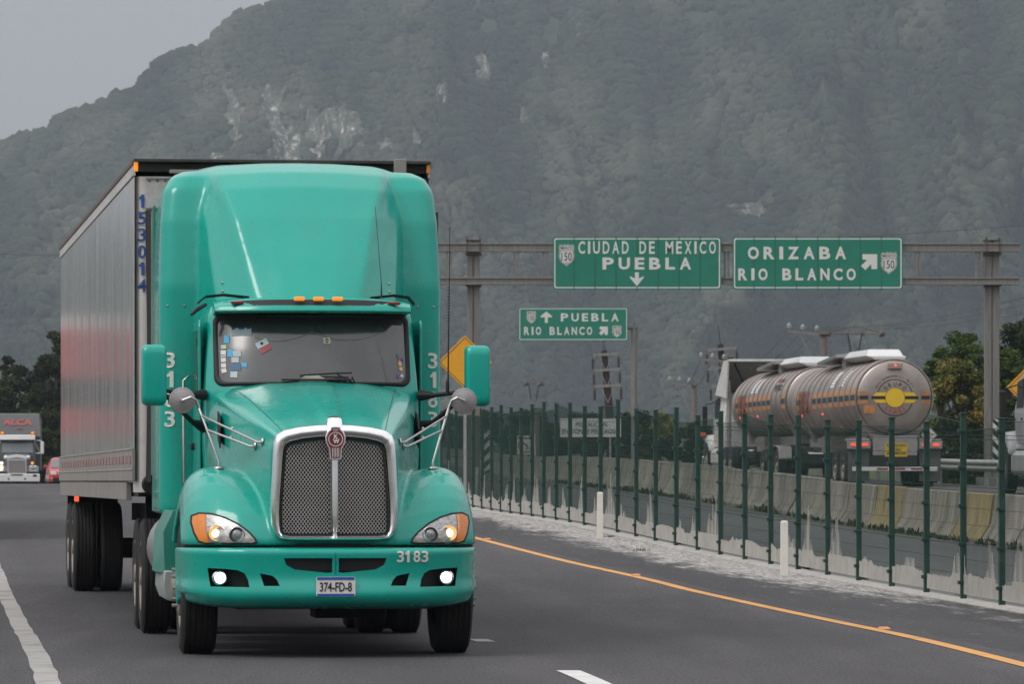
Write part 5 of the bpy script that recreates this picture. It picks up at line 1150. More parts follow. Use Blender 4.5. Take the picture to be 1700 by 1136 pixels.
# ------------------------------------------------------------------ power poles
M_cem = mat('pole_concrete', (.17,.15,.135), .85, var=.15); M_arm = mat('cross_arm', (.26,.24,.22), .8, .2, var=.2); M_ins = mat('insulator_glass', (.22,.235,.24), .4, var=.1); M_insd = mat('insulator_dark', (.05,.03,.025), .5)
def wood_pole(label, D, top, foot, arms, grp='wooden power poles with three cross arms'):
    (xt, yt), (xf, yf) = top, foot; X0_, Z0_ = X(xf, D), Zp(yf, D); zg = gz(X0_, D) if D < 300 else -1
    t0 = thing('power_pole', label, 'power pole', (X0_, D, min(zg, Z0_)), 0, grp); zg = t0.location.z; xx = X(xt, D)-X0_; zz = Zp(yt, D)-zg; k0 = (Z0_-zg)
    q = MB(); q.tube([(0,0,-.5),(0,0,max(.01,k0)),(xx,0,zz)], [.26,.24,.16], 10); q.build('pole', M_wood, t0, smooth=40)
    q = MB(); q.tube([(xx,0,zz),(xx-.12,0,zz+1.0)], .02, 5); q.build('spike', M_under, t0)
    for (x0, x1, y0, y1) in arms:
        A_ = Vector((X(x0, D)-X0_, -.2, Zp(y0, D)-zg)); B_ = Vector((X(x1, D)-X0_, -.2, Zp(y1, D)-zg)); q = MB(); q.tube([A_, B_], .10, 4); c = (A_+B_)/2
        q.tube([A_.lerp(c,.45), c - Vector((0,0,.9))], .03, 4); q.tube([B_.lerp(c,.45), c - Vector((0,0,.9))], .03, 4); ar = q.build('cross_arm', M_arm, t0)
        for p in (A_, B_): q = MB(); q.tube([p, p - Vector((0,0,.20)), p - Vector((0,0,.22)), p - Vector((0,0,.75))], [.02,.02,.07,.06], 8); q.build('insulator', M_insd, ar)
wood_pole('dark wooden power pole with three cross arms, below the smaller green sign', 262, (1003,582), (1013,700), [(984,1027,590,588),(986,1029,616,613),(987,1031,642,640)])
wood_pole('dark wooden power pole with three cross arms, left of the tanker cab', 262, (1196,572), (1206,700), [(1173,1223,582,578),(1175,1222,613,609),(1180,1218,642,640)])
def conc_pole(label, D, px, top, arm, ins, stay, grp='concrete power poles with a one-sided arm'):
    X0_ = X(px, D); zg = gz(X0_, D) if D < 300 else -1; t0 = thing('power_pole', label, 'power pole', (X0_, D, zg), 0, grp)
    q = MB(); q.tube([(0,0,-.3),(0,0,Zp(top, D)-zg)], [.20,.13], 10); q.box((0,-.1,Zp(top+3, D)-zg), (.34,.3,.12)); q.build('pole', M_cem, t0, smooth=40)
    A_ = Vector((X(arm[0], D)-X0_, 0, Zp(arm[2], D)-zg)); B_ = Vector((X(arm[1], D)-X0_, 0, Zp(arm[3], D)-zg)); q = MB(); q.tube([A_, B_], .055, 4); q.tube([A_.lerp(B_, .3), (0, 0, B_.z - 1.7)], .035, 4); ar = q.build('cross_arm', M_arm, t0)
    for i_ in ins:
        x_ = X(i_, D)-X0_; t_ = (x_-A_.x)/(B_.x-A_.x); z_ = A_.z + (B_.z-A_.z)*t_; q = MB(); q.lathe([(.03,.04),(.04,.12),(.10,.14),(.07,.20),(.10,.22),(.06,.28),(.03,.34)], (x_,0,z_), 'Z', 10); q.build('insulator', M_ins, ar, smooth=40)
conc_pole('concrete power pole with three pale insulators on its arm, behind the tanker', 190, 1367.5, 550, (1308,1367,550,556), (1310,1333,1356), None)
conc_pole('concrete power pole with three pale insulators, beside the wooden pole by the tanker cab', 225, 1213.5, 589, (1162,1213,597,601), (1164,1183,1202), None)
conc_pole('short concrete power pole with three pale insulators, standing over the green fence', 240, 1152.5, 635, (1111,1152,636,640), (1112,1128,1144), None)
# lattice pylons far behind
def pylon(label, D, px, top, w_, arms, foot=800):
    X0_ = X(px, D); zg = Zp(foot, D) - 3; t0 = thing('lattice_pylon', label, 'pylon', (X0_, D, zg), 0, 'lattice pylons in the distance'); k = D/8200; q = MB(); zt = Zp(top, D)-zg; sh = Zp(arms[0], D)-zg; r_ = .05*D/500+.03
    hw = w_*k/2
    for s in (-1, 1):
        q.tube([(0,0,zt),(s*hw,0,sh)], r_, 4); q.tube([(s*hw,0,sh),(s*hw*.55,0,sh-30*k),(s*hw*1.6,0,0)], r_, 4)
        q.tube([(s*hw,0,sh),(s*hw*.55,0,sh-30*k)], r_, 4)
    z = sh - 30*k; n_ = 8
    for i in range(n_):
        za, zb_ = z*(1-i/n_), z*(1-(i+1)/n_); wa = hw*(.55+1.05*(i/n_)); wb = hw*(.55+1.05*((i+1)/n_))
        q.tube([(-wa,0,za),(wb,0,zb_)], r_*.7, 4); q.tube([(wa,0,za),(-wb,0,zb_)], r_*.7, 4)
    q.build('lattice', mat('pylon_steel', (.20,.17,.155), .7, .3), t0)
    q = MB(); 
    q.tube([(-arms[1]*k,0,sh-2*k),(arms[1]*k,0,sh-2*k)], r_*.8, 4)
    for s in (-1, 1): q.tube([(0,0,zt-5*k),(s*arms[1]*k,0,sh)], r_*.7, 4)
    q.build('cross_arm', mat('pylon_rust', (.14,.085,.06), .8, .2), t0)
    for s in (-1, 1):
        q = MB(); q.tube([(s*arms[1]*k,0,sh),(s*arms[1]*k-5*k,0,sh-5*k)], r_*3, 6); q.tube([(s*arms[1]*k,0,sh),(s*arms[1]*k+5*k,0,sh-4*k)], r_*3, 6); q.build('insulator', M_insd, t0)
pylon('rusty lattice pylon rising behind the tanker roof', 420, 1419, 537, 24, (553, 45))
pylon('faint thin lattice pylon far behind the green fence', 700, 886, 624, 16, (636, 12), 740)
q = MB(); D = 185; x = X(890, D); zg = gz(x, D); q.tube([(0,0,0),(0,0,Zp(689, D)-zg)], [.16,.13], 12); o = q.build('concrete_post', M_cem, smooth=40); o.location = (x, D, zg); tag(o, 'thick grey concrete post behind the fence beside the crossed arrow sign', 'post')
# wires
def wire(label, pts, D0_, D1_, r=.012, sag=0):
    P = []; n_ = 24; xs_ = [p[0] for p in pts]; ys_ = [p[1] for p in pts]
    for k in range(n_+1):
        t = k/n_; px = xs_[0] + (xs_[-1]-xs_[0])*t; D = D0_ + (D1_-D0_)*t; py = float(np.interp(px, xs_, ys_)) if xs_[-1] > xs_[0] else ys_[0] + (ys_[-1]-ys_[0])*t
        py += sag*4*t*(1-t); P.append((X(px, D), D, Zp(py, D)))
    q = MB(); q.tube(P, r*(D0_+D1_)/400, 4); o = q.build('power_line', mat('wire', (.05,.05,.055), .6)); o['label'] = label; o['category'] = 'power line'; o['group'] = 'power lines in the air'
wire('power line crossing above the right green overhead sign', [(1380,395),(1900,355)], 260, 230, .014, 4)
wire('upper power line climbing right from the pole behind the tanker', [(1356,545),(1850,440)], 190, 150, .011, 26)
wire('middle power line climbing right from the pole behind the tanker', [(1333,545),(1850,462)], 190, 150, .011, 24)
wire('lower power line climbing right from the pole behind the tanker', [(1310,546),(1850,486)], 190, 150, .011, 22)
for k, (a, b_, lb) in enumerate(((1310,1164,'leftmost'),(1333,1183,'middle'),(1356,1202,'rightmost'))): wire(lb + ' of three sagging power lines left of the pole behind the tanker', [(b_, 593),(a, 545)], 225, 190, .010, 42)
for k, (a, b_, lb) in enumerate(((1164,1112,'leftmost'),(1183,1128,'middle'),(1202,1144,'rightmost'))): wire(lb + ' of three short power lines between the two left concrete poles', [(b_, 631),(a, 593)], 240, 225, .010, 30)
wire('thin power line crossing the left mountainside', [(-60,421),(110,424)], 600, 600, .010, 0)
# ------------------------------------------------------------------ double tanker driving away
M_tank = mat('tank_steel', (.34,.295,.27), .36, .65, var=.14, scale=1.2, stretch=(1,.4,1), dirt=(.15,.11,.09), dirt_amt=.5, dscale=.9, rvar=.15)
M_tband = mat('tank_orange', (.42,.19,.07), .55, var=.25)
M_rustt = mat('faded_red', (.36,.13,.08), .6, var=.3)
TZ = gz(10.24, 132) ; th = math.atan(.10)
# local frame: y forward (away from the camera), x to the picture's right, origin at the tail on the road
def tanker_body(parent, y0, y1, zc, r, rear):
    n = 64; 
    def ring(rad, y): return [(rad*math.cos(2*math.pi*k/n), y, zc + rad*.985*math.sin(2*math.pi*k/n)) for k in range(n)]
    q = MB(); q.loft([ring(.02, y0-.10), ring(r*.35, y0-.095), ring(r*.7, y0-.06), ring(r*.93, y0-.015), ring(r, y0+.05), ring(r, y1-.05), ring(r*.93,y1+.02), ring(r*.6,y1+.10), ring(.02,y1+.13)]); sh = q.build('tank_shell', M_tank, parent, smooth=50)
    k = 0; ys = np.arange(y0+.06, y1, .92)
    for y in ys:
        q = MB(); q.loft([ring(r+.001,y-.035), ring(r+.03,y-.03), ring(r+.03,y+.03), ring(r+.001,y+.035)], cap=False); q.build('ring', M_tank, sh, smooth=50)
    def wrap(poly_yz_angle, off, m, name):  # patch in (y, arc height) wrapped on the picture's left side (x<0) 
        q = poly_yz_angle; q.v = [(-(r+off+.0)*math.cos(p[2]/r), p[0], zc + (r+off)*.985*math.sin(p[2]/r)) for p in [(v[0], 0, v[2]) for v in q.v]]; return q.build(name, m, sh, fix=False)
    for a, b_, m in ((.10,.25,M_tband),(-.06,.08,M_blk),(-.21,-.08,M_tband)):
        q = MB()
        for i, y in enumerate(ys[:-1]):
            if abs(y - y0) < .5: pass
            if rear is False and i in (1, 2): continue
            if rear and i in (len(ys)-3, len(ys)-4): continue
            g = MB(); 
            for t0, t1 in ((0,.5),(.5,1)):
                za, zb_ = a + (b_-a)*t0, a + (b_-a)*t1; i0 = len(q.v); q.v += [(y+.10,0,za),(y+.84,0,za),(y+.84,0,zb_),(y+.10,0,zb_)]; q.f.append((i0,i0+1,i0+2,i0+3)); q.m.append(0)
        wrap(q, .006, m, 'stripe')
    # white company panels, worn red lettering
    def sidetext(s_, yc, wd, z0_, h, m, bd=.03):
        t = text_mb(s_, h, wd, .002, bd); t.v = [(yc + wd/2 - p[0], 0, z0_ + p[2]) for p in t.v]; return wrap(t, .033, m, 'lettering')
    ye = y1
    L_ = y1 - y0
    sidetext('SIMSA', y1 - 2.3, 1.9, -.32, .66, M_rustt)
    for yy in (y0 + L_*.62, y0 + L_*.54) if not rear else (y0 + L_*.36, y0 + L_*.22):
        q = MB()
        for j in range(6): i0 = len(q.v); q.v += [(yy,0,.36+.09*j),(yy+.62,0,.36+.09*j),(yy+.62,0,.43+.09*j),(yy,0,.43+.09*j)]; q.f.append((i0,i0+1,i0+2,i0+3)); q.m.append(0)
        wrap(q, .008, S_['white'], 'notice_panel')
    if not rear: sidetext('PETRO', y0 + 1.9, 1.4, .34, .20, M_blk); sidetext('PETRO', y0 + 2.0, 1.3, .62, .14, M_rustt)
    # manhole walkway canopy on top
    yw0, yw1 = (y0 + 1.2, y0 + 5.0) if rear else (y0 + .6, y0 + 4.4)
    q = MB(); q.loft([[(-.55,y,zc+r+.12),(-.42,y,zc+r+h_),(.42,y,zc+r+h_),(.55,y,zc+r+.10),(.5,y,zc+r+.0),(-.3,y,zc+r+.0)] for y, h_ in ((yw0,.12),(yw0+.4,.30),(yw1-.3,.30),(yw1,.24))]); q.build('walkway_cover', mat('cover_white', (.66,.66,.65), .35, .3, var=.06), parent, bevel=.03)
    q = MB(); q.loft([[(-.75,y,zc+r+z),(.5,y,zc+r+z+.03),(.5,y,zc+r+z-.06),(-.75,y,zc+r+z-.09)] for y, z in ((yw1,.25),(yw1+3.2,.10))]); q.box((-.3,yw1+.3,zc+r+.05),(.35,.6,.45)); q.build('walkway_deck', M_steel, parent)
    for yy in (y0+L_*.52, y0 + L_*.85): q = MB(); q.lathe([(0,-.03),(.028,-.02),(.03,.02)], (-(r+.03)*math.cos(-.36), yy, zc + r*math.sin(-.36)), 'X', 10); q.build('side_lamp', M_redlit, sh)
    # running gear under the tank
    q = MB(); q.box((0,(y0+y1)/2,zc-r-.10),(1.1,L_*.94,.26)); q.loft([[(-.9,y,zc-r*.55),(.9,y,zc-r*.55),(.55,y,zc-r-.2),(-.55,y,zc-r-.2)] for y in (y0+.1, y0+.7)]); q.loft([[(-.8,y,zc-r*.6),(.8,y,zc-r*.6),(.5,y,zc-r-.2),(-.5,y,zc-r-.2)] for y in (y1-1.6, y1-1.0)]); q.box((-.75,(y0+y1)/2-.4,zc-r-.18),(.5,1.6,.45)); q.box((.75,(y0+y1)/2-.4,zc-r-.18),(.5,1.6,.45)); q.build('saddle', M_tank, parent)
    return sh
def dual(parent, y, s, r=.5):
    for k in (0, 1): wheel(parent, (s*(1.10 - .31*k), y, r), r, .26, s, False)
zc, rr_ = 3.59 - TZ, 1.035
TK = thing('tanker_trailer', 'rear steel tank trailer with a round yellow emblem on its end, driving away', 'tank trailer', (10.24, 132, TZ), th)
sh = tanker_body(TK, .12, 11.2, zc, rr_, True)
for y in (1.2, 2.5):
    for s in (-1, 1): dual(TK, y, s)
M_yel = mat('emblem_yellow', (.72,.47,.02), .5, var=.05)
def dome(x, z): 
    rr = math.hypot(x, z-zc)/rr_; return .12 - float(np.interp(rr, [0,.35,.7,.93,1], [.10,.095,.06,.015,-.05]))
def onend(m, off=.006): m.v = [(p[0], dome(p[0], p[2]) - off + p[1], p[2]) for p in m.v]; return m
def circ(r, n=40): return [(r*math.cos(2*math.pi*k/n), zc + r*math.sin(2*math.pi*k/n)) for k in range(n)]
q = MB(); q.loft([[(a, 0, b_) for a, b_ in circ(.50)], [(a, 0, b_) for a, b_ in circ(.475)]], cap=False); onend(q).build('emblem_ring', M_blk, sh, fix=False)
q = onend(patch([(-.50,zc+.14),(.50,zc+.14),(.62,zc+.02),(.62,zc-.02),(.50,zc-.14),(-.50,zc-.14),(-.62,zc-.02),(-.62,zc+.02)], .08), .008); q.build('emblem_bar', M_yel, sh, fix=False)
q = onend(patch([(-.62,zc-.045),(.62,zc-.045),(.64,zc),(.62,zc+.045),(-.62,zc+.045),(-.64,zc)], .08), .011); q.build('emblem_band', M_blk, sh, fix=False)
q = onend(patch(circ(.262, 32), .08), .015); q.build('emblem_disc', M_yel, sh, fix=False)
q = MB(); q.loft([[(a, 0, b_) for a, b_ in circ(.268)], [(a, 0, b_) for a, b_ in circ(.26)]], cap=False); onend(q, .018).build('emblem_outline', M_blk, sh, fix=False)
def arc_text(s_, rad, a0, a1, h, m, inv=False, bd=.01):
    q = MB(); n_ = len(s_)
    for k, c in enumerate(s_):
        if c == ' ': continue
        a = R(a0 + (a1-a0)*(k/(n_-1))); t = text_mb(c, h, None if c in 'I.' else h*.72, .002, bd); 
        if c == '.': t = text_mb(c, h*.15, None, .002, 0)
        wd = max(p[0] for p in t.v); rot = a - math.pi/2 if not inv else a + math.pi/2
        for p in t.v:
            x, z = p[0]-wd/2, p[2]-(h/2); q_ = (rad*math.cos(a) + x*math.cos(rot) - z*math.sin(rot), p[1], zc + rad*math.sin(a) + x*math.sin(rot) + z*math.cos(rot)); q.v.append(q_)
        o_ = len(q.v) - len(t.v); q.f += [tuple(i+o_ for i in f) for f in t.f]; q.m += [0]*len(t.f)
    return onend(q, .008).build('emblem_lettering', m, sh)
arc_text('GRUPO', .365, 135, 45, .11, M_blk); arc_text('SIMSA', .375, 230, 310, .12, mat('letter_red', (.45,.06,.05), .5), True, .02)
arc_text('PETRO TRANSPORTES S.A. DE C.V.', .575, 152, 28, .052, M_blk, False, 0)
for x0, x1 in ((-1.0,-.72),(.72,.995)):
    for a, b_, m in ((.07,.17,M_tband),(-.045,.05,M_blk),(-.17,-.07,M_tband)):
        x0_, x1_ = x0, x1
        q = onend(patch([(x0_,zc+a),(x1_,zc+a),(x1_,zc+b_),(x0_,zc+b_)], .07), .008); q.build('end_stripe', m, sh, fix=False)
q = onend(patch([(-.84,zc-.42),(-.52,zc-.42),(-.52,zc-.20),(-.84,zc-.20)], .08), .009); q.build('warning_label', M_tband, sh, fix=False)
q = MB(); q.box((0,.0,zc+.85),(.40,.08,.16)); bx = q.build('lamp_box', M_steel, TK, bevel=.01)
for x, m in ((-.13, M_amber),(0, M_redlit),(.13, M_amber)): q = MB(); q.lathe([(0,-.05),(.035,-.045),(.04,0)], (x,-.01,zc+.865), 'Y', 12); q.build('lamp', m, bx)
# tail: light boxes, flaps, plate, bumper
for s in (-1, 1):
    q = MB(); q.box((s*.97,.10,1.12),(.62,.22,.20)); q.box((s*.97,.30,1.26),(.6,.5,.06)); lb = q.build('light_box', mat('box_alu', (.42,.39,.38), .45, .6, var=.15), TK, bevel=.015)
    for x in (-.14, .14): q = MB(); q.box((s*.97 + x, -.02, 1.13),(.19,.03,.075)); q.build('tail_lamp', M_redlit, lb, bevel=.012)
    q = MB(); q.box((s*.97,.14,.58),(.58,.02,.86)); q.build('mud_flap', mat('flap_grey', (.10,.098,.096), .7, var=.15), TK)
    q = MB(); q.loft([[(s*.86+dx, .3+dy, z) for dx, dy in ((-.08,-.02),(.08,-.02),(.08,.02),(-.08,.02))] for z in (.8,)] + [[(s*.80+dx, .2+dy, 1.95) for dx, dy in ((-.06,-.02),(.14,-.02),(.14,.02),(-.06,.02))]]); q.build('tail_strut', M_steel, TK)
q = MB(); q.box((0,.04,1.06),(1.2,.05,.62)); q.build('tail_panel', mat('box_alu', (.4,.4,.4)), TK, bevel=.01)
q = MB(); q.box((.03,.005,.99),(.60,.012,.36)); yp = q.build('long_vehicle_plate', M_yel, TK)
q = MB()
for s_, z, h, wd in (('PRECAUCION', 1.075, .07, .50), ('DOBLE', .965, .07, .25), ('SEMIRREMOLQUE', .86, .065, .52)): t = text_mb(s_, h, wd, .003, .015); put(t, Matrix.Translation((.03-wd/2, -.004, z))); merge(q, t)
q.build('lettering', M_blk, yp)
q = MB(); q.box((0,.03,.48),(2.3,.06,.11)); bp = q.build('rear_bumper', M_white, TK, bevel=.008); q = MB()
for x in (-.35,.12,.58): q.box((x,-.004,.485),(.30,.01,.05))
q.build('reflector', mat('reflector_red', (.30,.05,.05), .4), bp)
q = MB(); q.box((0,1.5,.7),(1.2,3.0,.3)); q.box((0,1.2,.5),(1.7,.15,.15)); q.box((0,2.5,.5),(1.7,.15,.15)); q.build('axle_frame', M_under, TK)
q = MB(); k = .21; q.prism([(.92+k,zc-1.0),(.92,zc-1.0+k),(.92-k,zc-1.0),(.92,zc-1.0-k)], -.02, 0, 'Y'); hz_ = q.build('hazard_placard', M_signw, TK); q = MB()
for a in range(-2, 3):
    for b_ in range(-2, 3):
        if (a + b_) % 2 == 0 and abs(a) + abs(b_) < 4: q.box((.92 + a*.04, -.024, zc-1.0 + b_*.04), (.03,.004,.03), rot=(0,R(45),0))
q.build('placard_pattern', mat('placard_red', (.30,.07,.06), .5), hz_)
# front tank trailer and the tractor that pulls both
u = Vector((-math.sin(th), math.cos(th), 0)); p2 = Vector((10.24,132,TZ)) + u*12.3; z2 = gz(p2.x, p2.y)
TK2 = thing('tanker_trailer', 'front steel tank trailer coupled between the white tractor and the rear tank', 'tank trailer', (p2.x, p2.y, z2), th)
tanker_body(TK2, 0, 11.0, zc, rr_, False)
for y in (.6, 1.9, 3.3):
    for s in (-1, 1): dual(TK2, y, s)
q = MB(); q.box((0,2,.7),(1.2,4.4,.3)); q.box((0,.9,.5),(1.7,1.9,.14)); q.build('axle_frame', M_under, TK2)
for s in (-1, 1): q = MB(); q.loft([[(s*.85,y,z),(s*1.24,y,z),(s*1.24,y,z-.05),(s*.85,y,z-.05)] for y, z in ((.0,.75),(.1,1.05),(.6,1.12),(2.0,1.12),(2.45,1.02),(2.6,.7))]); q.build('mudguard', mat('box_alu', (.4,.4,.4)), TK2, bevel=.02)
M_twhite = mat('tractor_white', (.70,.69,.66), .4, .1, var=.12, dirt=(.35,.30,.26), dirt_amt=.5, coat=.3)
def cab_away(name, label, cat, loc, rz, paint, orange=False, sleeper=True, H_=3.3, fairing=False):
    """conventional tractor seen from behind its left side; local y forward"""
    t = thing(name, label, cat, loc, rz)
    q = MB(); q.loft([[(-1.02,y,1.0),(1.02,y,1.0),(1.05,y,1.9),(.98,y,zt-.15),(.80,y,zt),(-.80,y,zt),(-.98,y,zt-.15),(-1.05,y,1.9)] for y, zt in ((0,H_-.3),(1.2,H_-.3),(1.9,H_-.42),(2.5,H_-.9))]); cb_ = q.build('cab', paint, t, smooth=30, bevel=.04)
    for s in (-1, 1):
        q = MB(); q.prism([(1.15,1.95),(2.15,1.95),(1.95,2.55),(1.15,2.62)], s*1.0, s*1.06, 'X'); q.build('window', M_dglass, cb_, bevel=.01)
        q = MB(); q.prism([(1.10,1.15),(2.2,1.15),(2.2,1.88),(1.10,1.88)], s*1.02, s*1.055, 'X'); dd_ = q.build('door', paint, cb_, bevel=.015); q = MB(); q.box((s*1.065,1.3,1.7),(.03,.16,.05)); q.build('handle', M_black, dd_)
        q = MB(); q.box((s*1.34,2.35,2.05),(.16,.10,.62)); q.build('mirror', M_black, t, bevel=.03); q = MB(); q.tube([(s*1.0,2.2,2.5),(s*1.3,2.35,2.40)], .02, 6); q.tube([(s*1.0,2.2,1.7),(s*1.3,2.35,1.72)], .02, 6); q.build('mirror_arm', M_black, t)
        q = MB(); q.loft([[(s*x,y,z) for x, y, z in r_] for r_ in ([(.55,2.5,.9),(1.18,2.5,.9),(1.18,2.5,1.0),(.55,2.5,1.1)], [(.55,2.75,1.05),(1.20,2.75,1.15),(1.16,2.75,1.28),(.55,2.75,1.35)], [(.55,3.4,1.05),(1.20,3.4,1.25),(1.12,3.4,1.42),(.55,3.4,1.5)], [(.55,4.0,.95),(1.18,4.0,1.10),(1.08,4.0,1.30),(.55,4.0,1.38)], [(.55,4.4,.6),(1.08,4.35,.6),(.98,4.3,1.05),(.55,4.4,1.15)])]); fd_ = q.build('fender', paint, t, smooth=45)
        q = MB(); q.box((s*1.17,3.0,1.22),(.03,.10,.06)); q.build('marker_lamp', M_amber if not orange else M_redlens, fd_)
        wheel(t, (s*1.03,3.35,.52), .52, .28, s, True)
        q = MB(); q.loft([[(s*.6,y,.42),(s*1.08,y,.42),(s*1.16,y,.52),(s*1.16,y,.86),(s*1.05,y,.98),(s*.6,y,.98)] for y in (.2,2.3)]); q.build('fuel_tank', paint, t, smooth=30, bevel=.02)
        for y in (-1.2, -2.5): dual(t, y, s)
        q = MB(); q.tube([(s*.92,-.25,1.0),(s*.92,-.25,H_+.1)], .07, 12); q.build('exhaust_stack', M_steel, t, smooth=40)
    q = MB(); q.loft([[(-w_,y,1.0),(w_,y,1.0),(w_,y,zt-.18),(w_*.75,y,zt),(-w_*.75,y,zt),(-w_,y,zt-.18)] for y, w_, zt in ((2.3,.85,2.0),(3.3,.72,1.85),(4.3,.58,1.65))]); q.build('hood', paint, t, smooth=30, bevel=.03)
    q = MB(); q.box((0,4.42,.55),(2.3,.14,.38)); q.build('bumper', M_chrome, t, bevel=.03)
    q = MB(); q.box((0,.8,.75),(.9,7.0,.25)); q.box((0,-1.2,.5),(1.7,.14,.14)); q.box((0,-2.5,.5),(1.7,.14,.14)); q.build('chassis', M_under, t)
    if sleeper:
        q = MB(); q.loft([[(-1.05,y,1.0),(1.05,y,1.0),(1.08,y,1.8),(1.06,y,zt-.2),(.9,y,zt),(-.9,y,zt),(-1.06,y,zt-.2),(-1.08,y,1.8)] for y, zt in ((-1.4,H_+.25),(0,H_+.15))]); q.build('sleeper', paint, t, smooth=30, bevel=.04)
    if fairing:   # tall open wind deflector seen from behind: two side plates and a top sheet
        for s in (-1, 1): q = MB(); q.prism([(-1.2,H_-.5),(-1.55,H_+.72),(-.6,H_+.70),(1.3,H_-.35)], s*1.10, s*1.16, 'X'); q.build('side_deflector', M_twhite, t, bevel=.01)
        q = MB(); q.loft([[(-1.1,y,z),(1.1,y,z),(1.1,y,z-.08),(-1.1,y,z-.08)] for y, z in ((-1.5,H_+.75),(-.6,H_+.70),(1.3,H_-.33))]); q.build('roof_deflector', M_twhite, t, bevel=.01)
        for s in (-1, 1): q = MB(); q.tube([(s*.9,-1.3,H_+.6),(s*.2,.4,H_-.3)], .03, 6); q.build('brace', M_black, t)
    return t
p3 = Vector((10.24,132,TZ)) + u*26.6; z3 = gz(p3.x, p3.y)
TR = cab_away('truck_tractor', 'white tractor with a tall open roof deflector pulling the two tank trailers', 'truck', (p3.x + .25, p3.y, z3), th, M_twhite, True, False, 3.05, True)
q = MB(); q.box((-1.3,3.3,1.45),(.25,.1,.12)); q.build('orange_flag', mat('flag_orange', (.7,.12,.05), .6), TR, bevel=.02)
sx = X(1700, 115) ; SV = cab_away('truck_tractor', 'silver long-nose tractor following the tanker, cut by the right picture edge', 'truck', (12.70, 110.9, gz(12.0, 114)), math.atan(.05), mat('tractor_silver', (.40,.40,.40), .35, .4, var=.10, coat=.4), False, True, 3.25)
# ------------------------------------------------------------------ traffic coming over the crest on the left
D = 264.0; zc_ = Zp(800, D) - .42
M_cream = mat('grey_deflector', (.09,.09,.092), .55, var=.12)
FT = thing('truck_tractor', 'distant grey and chrome tractor with red lettering on its deflector, lamps lit', 'truck', (X(28, D), D, zc_), R(5))
q = MB(); q.box((0,.12,.62),(2.45,.25,.42)); bmp = q.build('bumper', mat('bumper_white', (.75,.75,.74), .35, .2), FT, bevel=.04)
q = MB(); q.box((.0,-.01,.78),(.62,.02,.06)); q.box((1.0-.05,-.01,.74),(.20,.02,.12)); q.lathe([(0,-.02),(.05,-.01)], (.44,0,.56), 'Y', 10); q.lathe([(0,-.02),(.05,-.01)], (-.44,0,.56), 'Y', 10); q.build('bumper_slot', M_black, bmp)
q = MB(); q.loft([[(-w_,y,.85),(w_,y,.85),(w_,y,z-.1),(w_*.8,y,z),(-w_*.8,y,z),(-w_,y,z-.1)] for y, w_, z in ((.32,.49,1.62),(1.5,.62,1.85),(2.3,.75,1.95))]); q.build('hood', mat('far_hood', (.10,.11,.12), .4, coat=.4), FT, smooth=30, bevel=.02)
q = MB(); q.prism(rrect(-.47,.86,.47,1.58,.06), .22, .34, 'Y'); gr_ = q.build('grille', mat('far_grille', (.30,.27,.25), .5, .5, var=.3, scale=30), FT); q = MB(); q.loft([[(x, .20, z) for x, z in rrect(-.51,.84,.51,1.64,.06)], [(x, .20, z) for x, z in rrect(-.44,.90,.44,1.53,.05)]], cap=False)
for k in range(1, 14): q.box((-.44+.88*k/14,.21,1.21),(.012,.02,.62))
q.build('grille_bars', M_chrome, gr_, fix=False)
q = MB(); q.loft([[(x, .35, z), (x, .30, z), (x,.30,z+.13),(x,.5,z+.15)] for x, z in ((-.52,1.62),(-.4,1.66),(0,1.72),(.4,1.66),(.52,1.62))]); q.build('hood_shield', M_white, FT)
for s in (-1, 1):
    q = MB(); q.lathe([(0,-.08),(.08,-.05),(.11,0),(.08,.04)], (s*.60,.5,1.72), 'Y', 16); q.build('round_mirror', M_white, FT, smooth=True)
    q = MB(); q.box((s*.86,.32,1.12),(.40,.25,.30)); hl = q.build('headlight', M_chrome, FT, bevel=.03)
    q = MB(); q.lathe([(0,-.06),(.12,-.04),(.14,0)], (s*.86,.2,1.13), 'Y', 16); q.build('lens', M_lampw if s < 0 else mat('clear_lens', (.3,.3,.3)), hl)
    q = MB(); q.lathe([(0,-.04),(.08,-.02),(.09,.05),(.03,.09)], (s*.82,.4,1.40), 'Y', 14); q.build('turn_signal', M_amberlit if s > 0 else M_lampw, FT, smooth=True)
    q = MB(); q.loft([[(s*.5,y,.6),(s*1.18,y,.6),(s*1.15,y,z),(s*.5,y,z)] for y, z in ((.4,.95),(1.0,1.25),(1.8,1.2))]); q.build('fender', mat('far_hood', (.1,.11,.12)), FT, smooth=30)
    q = MB(); q.tube([(s*.88,2.4,2.65),(s*1.3,2.3,2.62)], .02, 6); q.tube([(s*.88,2.4,1.95),(s*1.3,2.3,1.95)], .02, 6); q.tube([(s*.9,2.4,2.6),(s*1.2,2.3,2.0)], .015, 6); q.build('mirror_arm', M_steel, FT); q = MB(); q.box((s*1.33,2.3,2.25),(.18,.08,.66)); q.build('mirror', M_white, FT, bevel=.03)
    wheel(FT, (s*1.0,1.2,.5), .5, .28, s, True)
    q = MB(); q.box((s*.82,2.5,3.05),(.16,.12,.12)); q.build('beacon', M_amberlit, FT, bevel=.02)
q = MB(); q.loft([[(-.95,y,1.0),(.95,y,1.0),(.95,y,z-.1),(.85,y,z),(-.85,y,z),(-.95,y,z-.1)] for y, z in ((2.3,2.0),(2.55,2.75),(4.2,2.8))]); q.build('cab', mat('far_cab', (.07,.075,.08), .45), FT, smooth=30, bevel=.02)
q = MB(); q.add([(-.84,2.28,1.98),(.84,2.28,1.98),(.80,2.50,2.66),(-.80,2.50,2.66)], [(0,1,2,3)]); q.build('windscreen', mat('far_glass', (.13,.15,.16), .12, coat=.6), FT, fix=False)
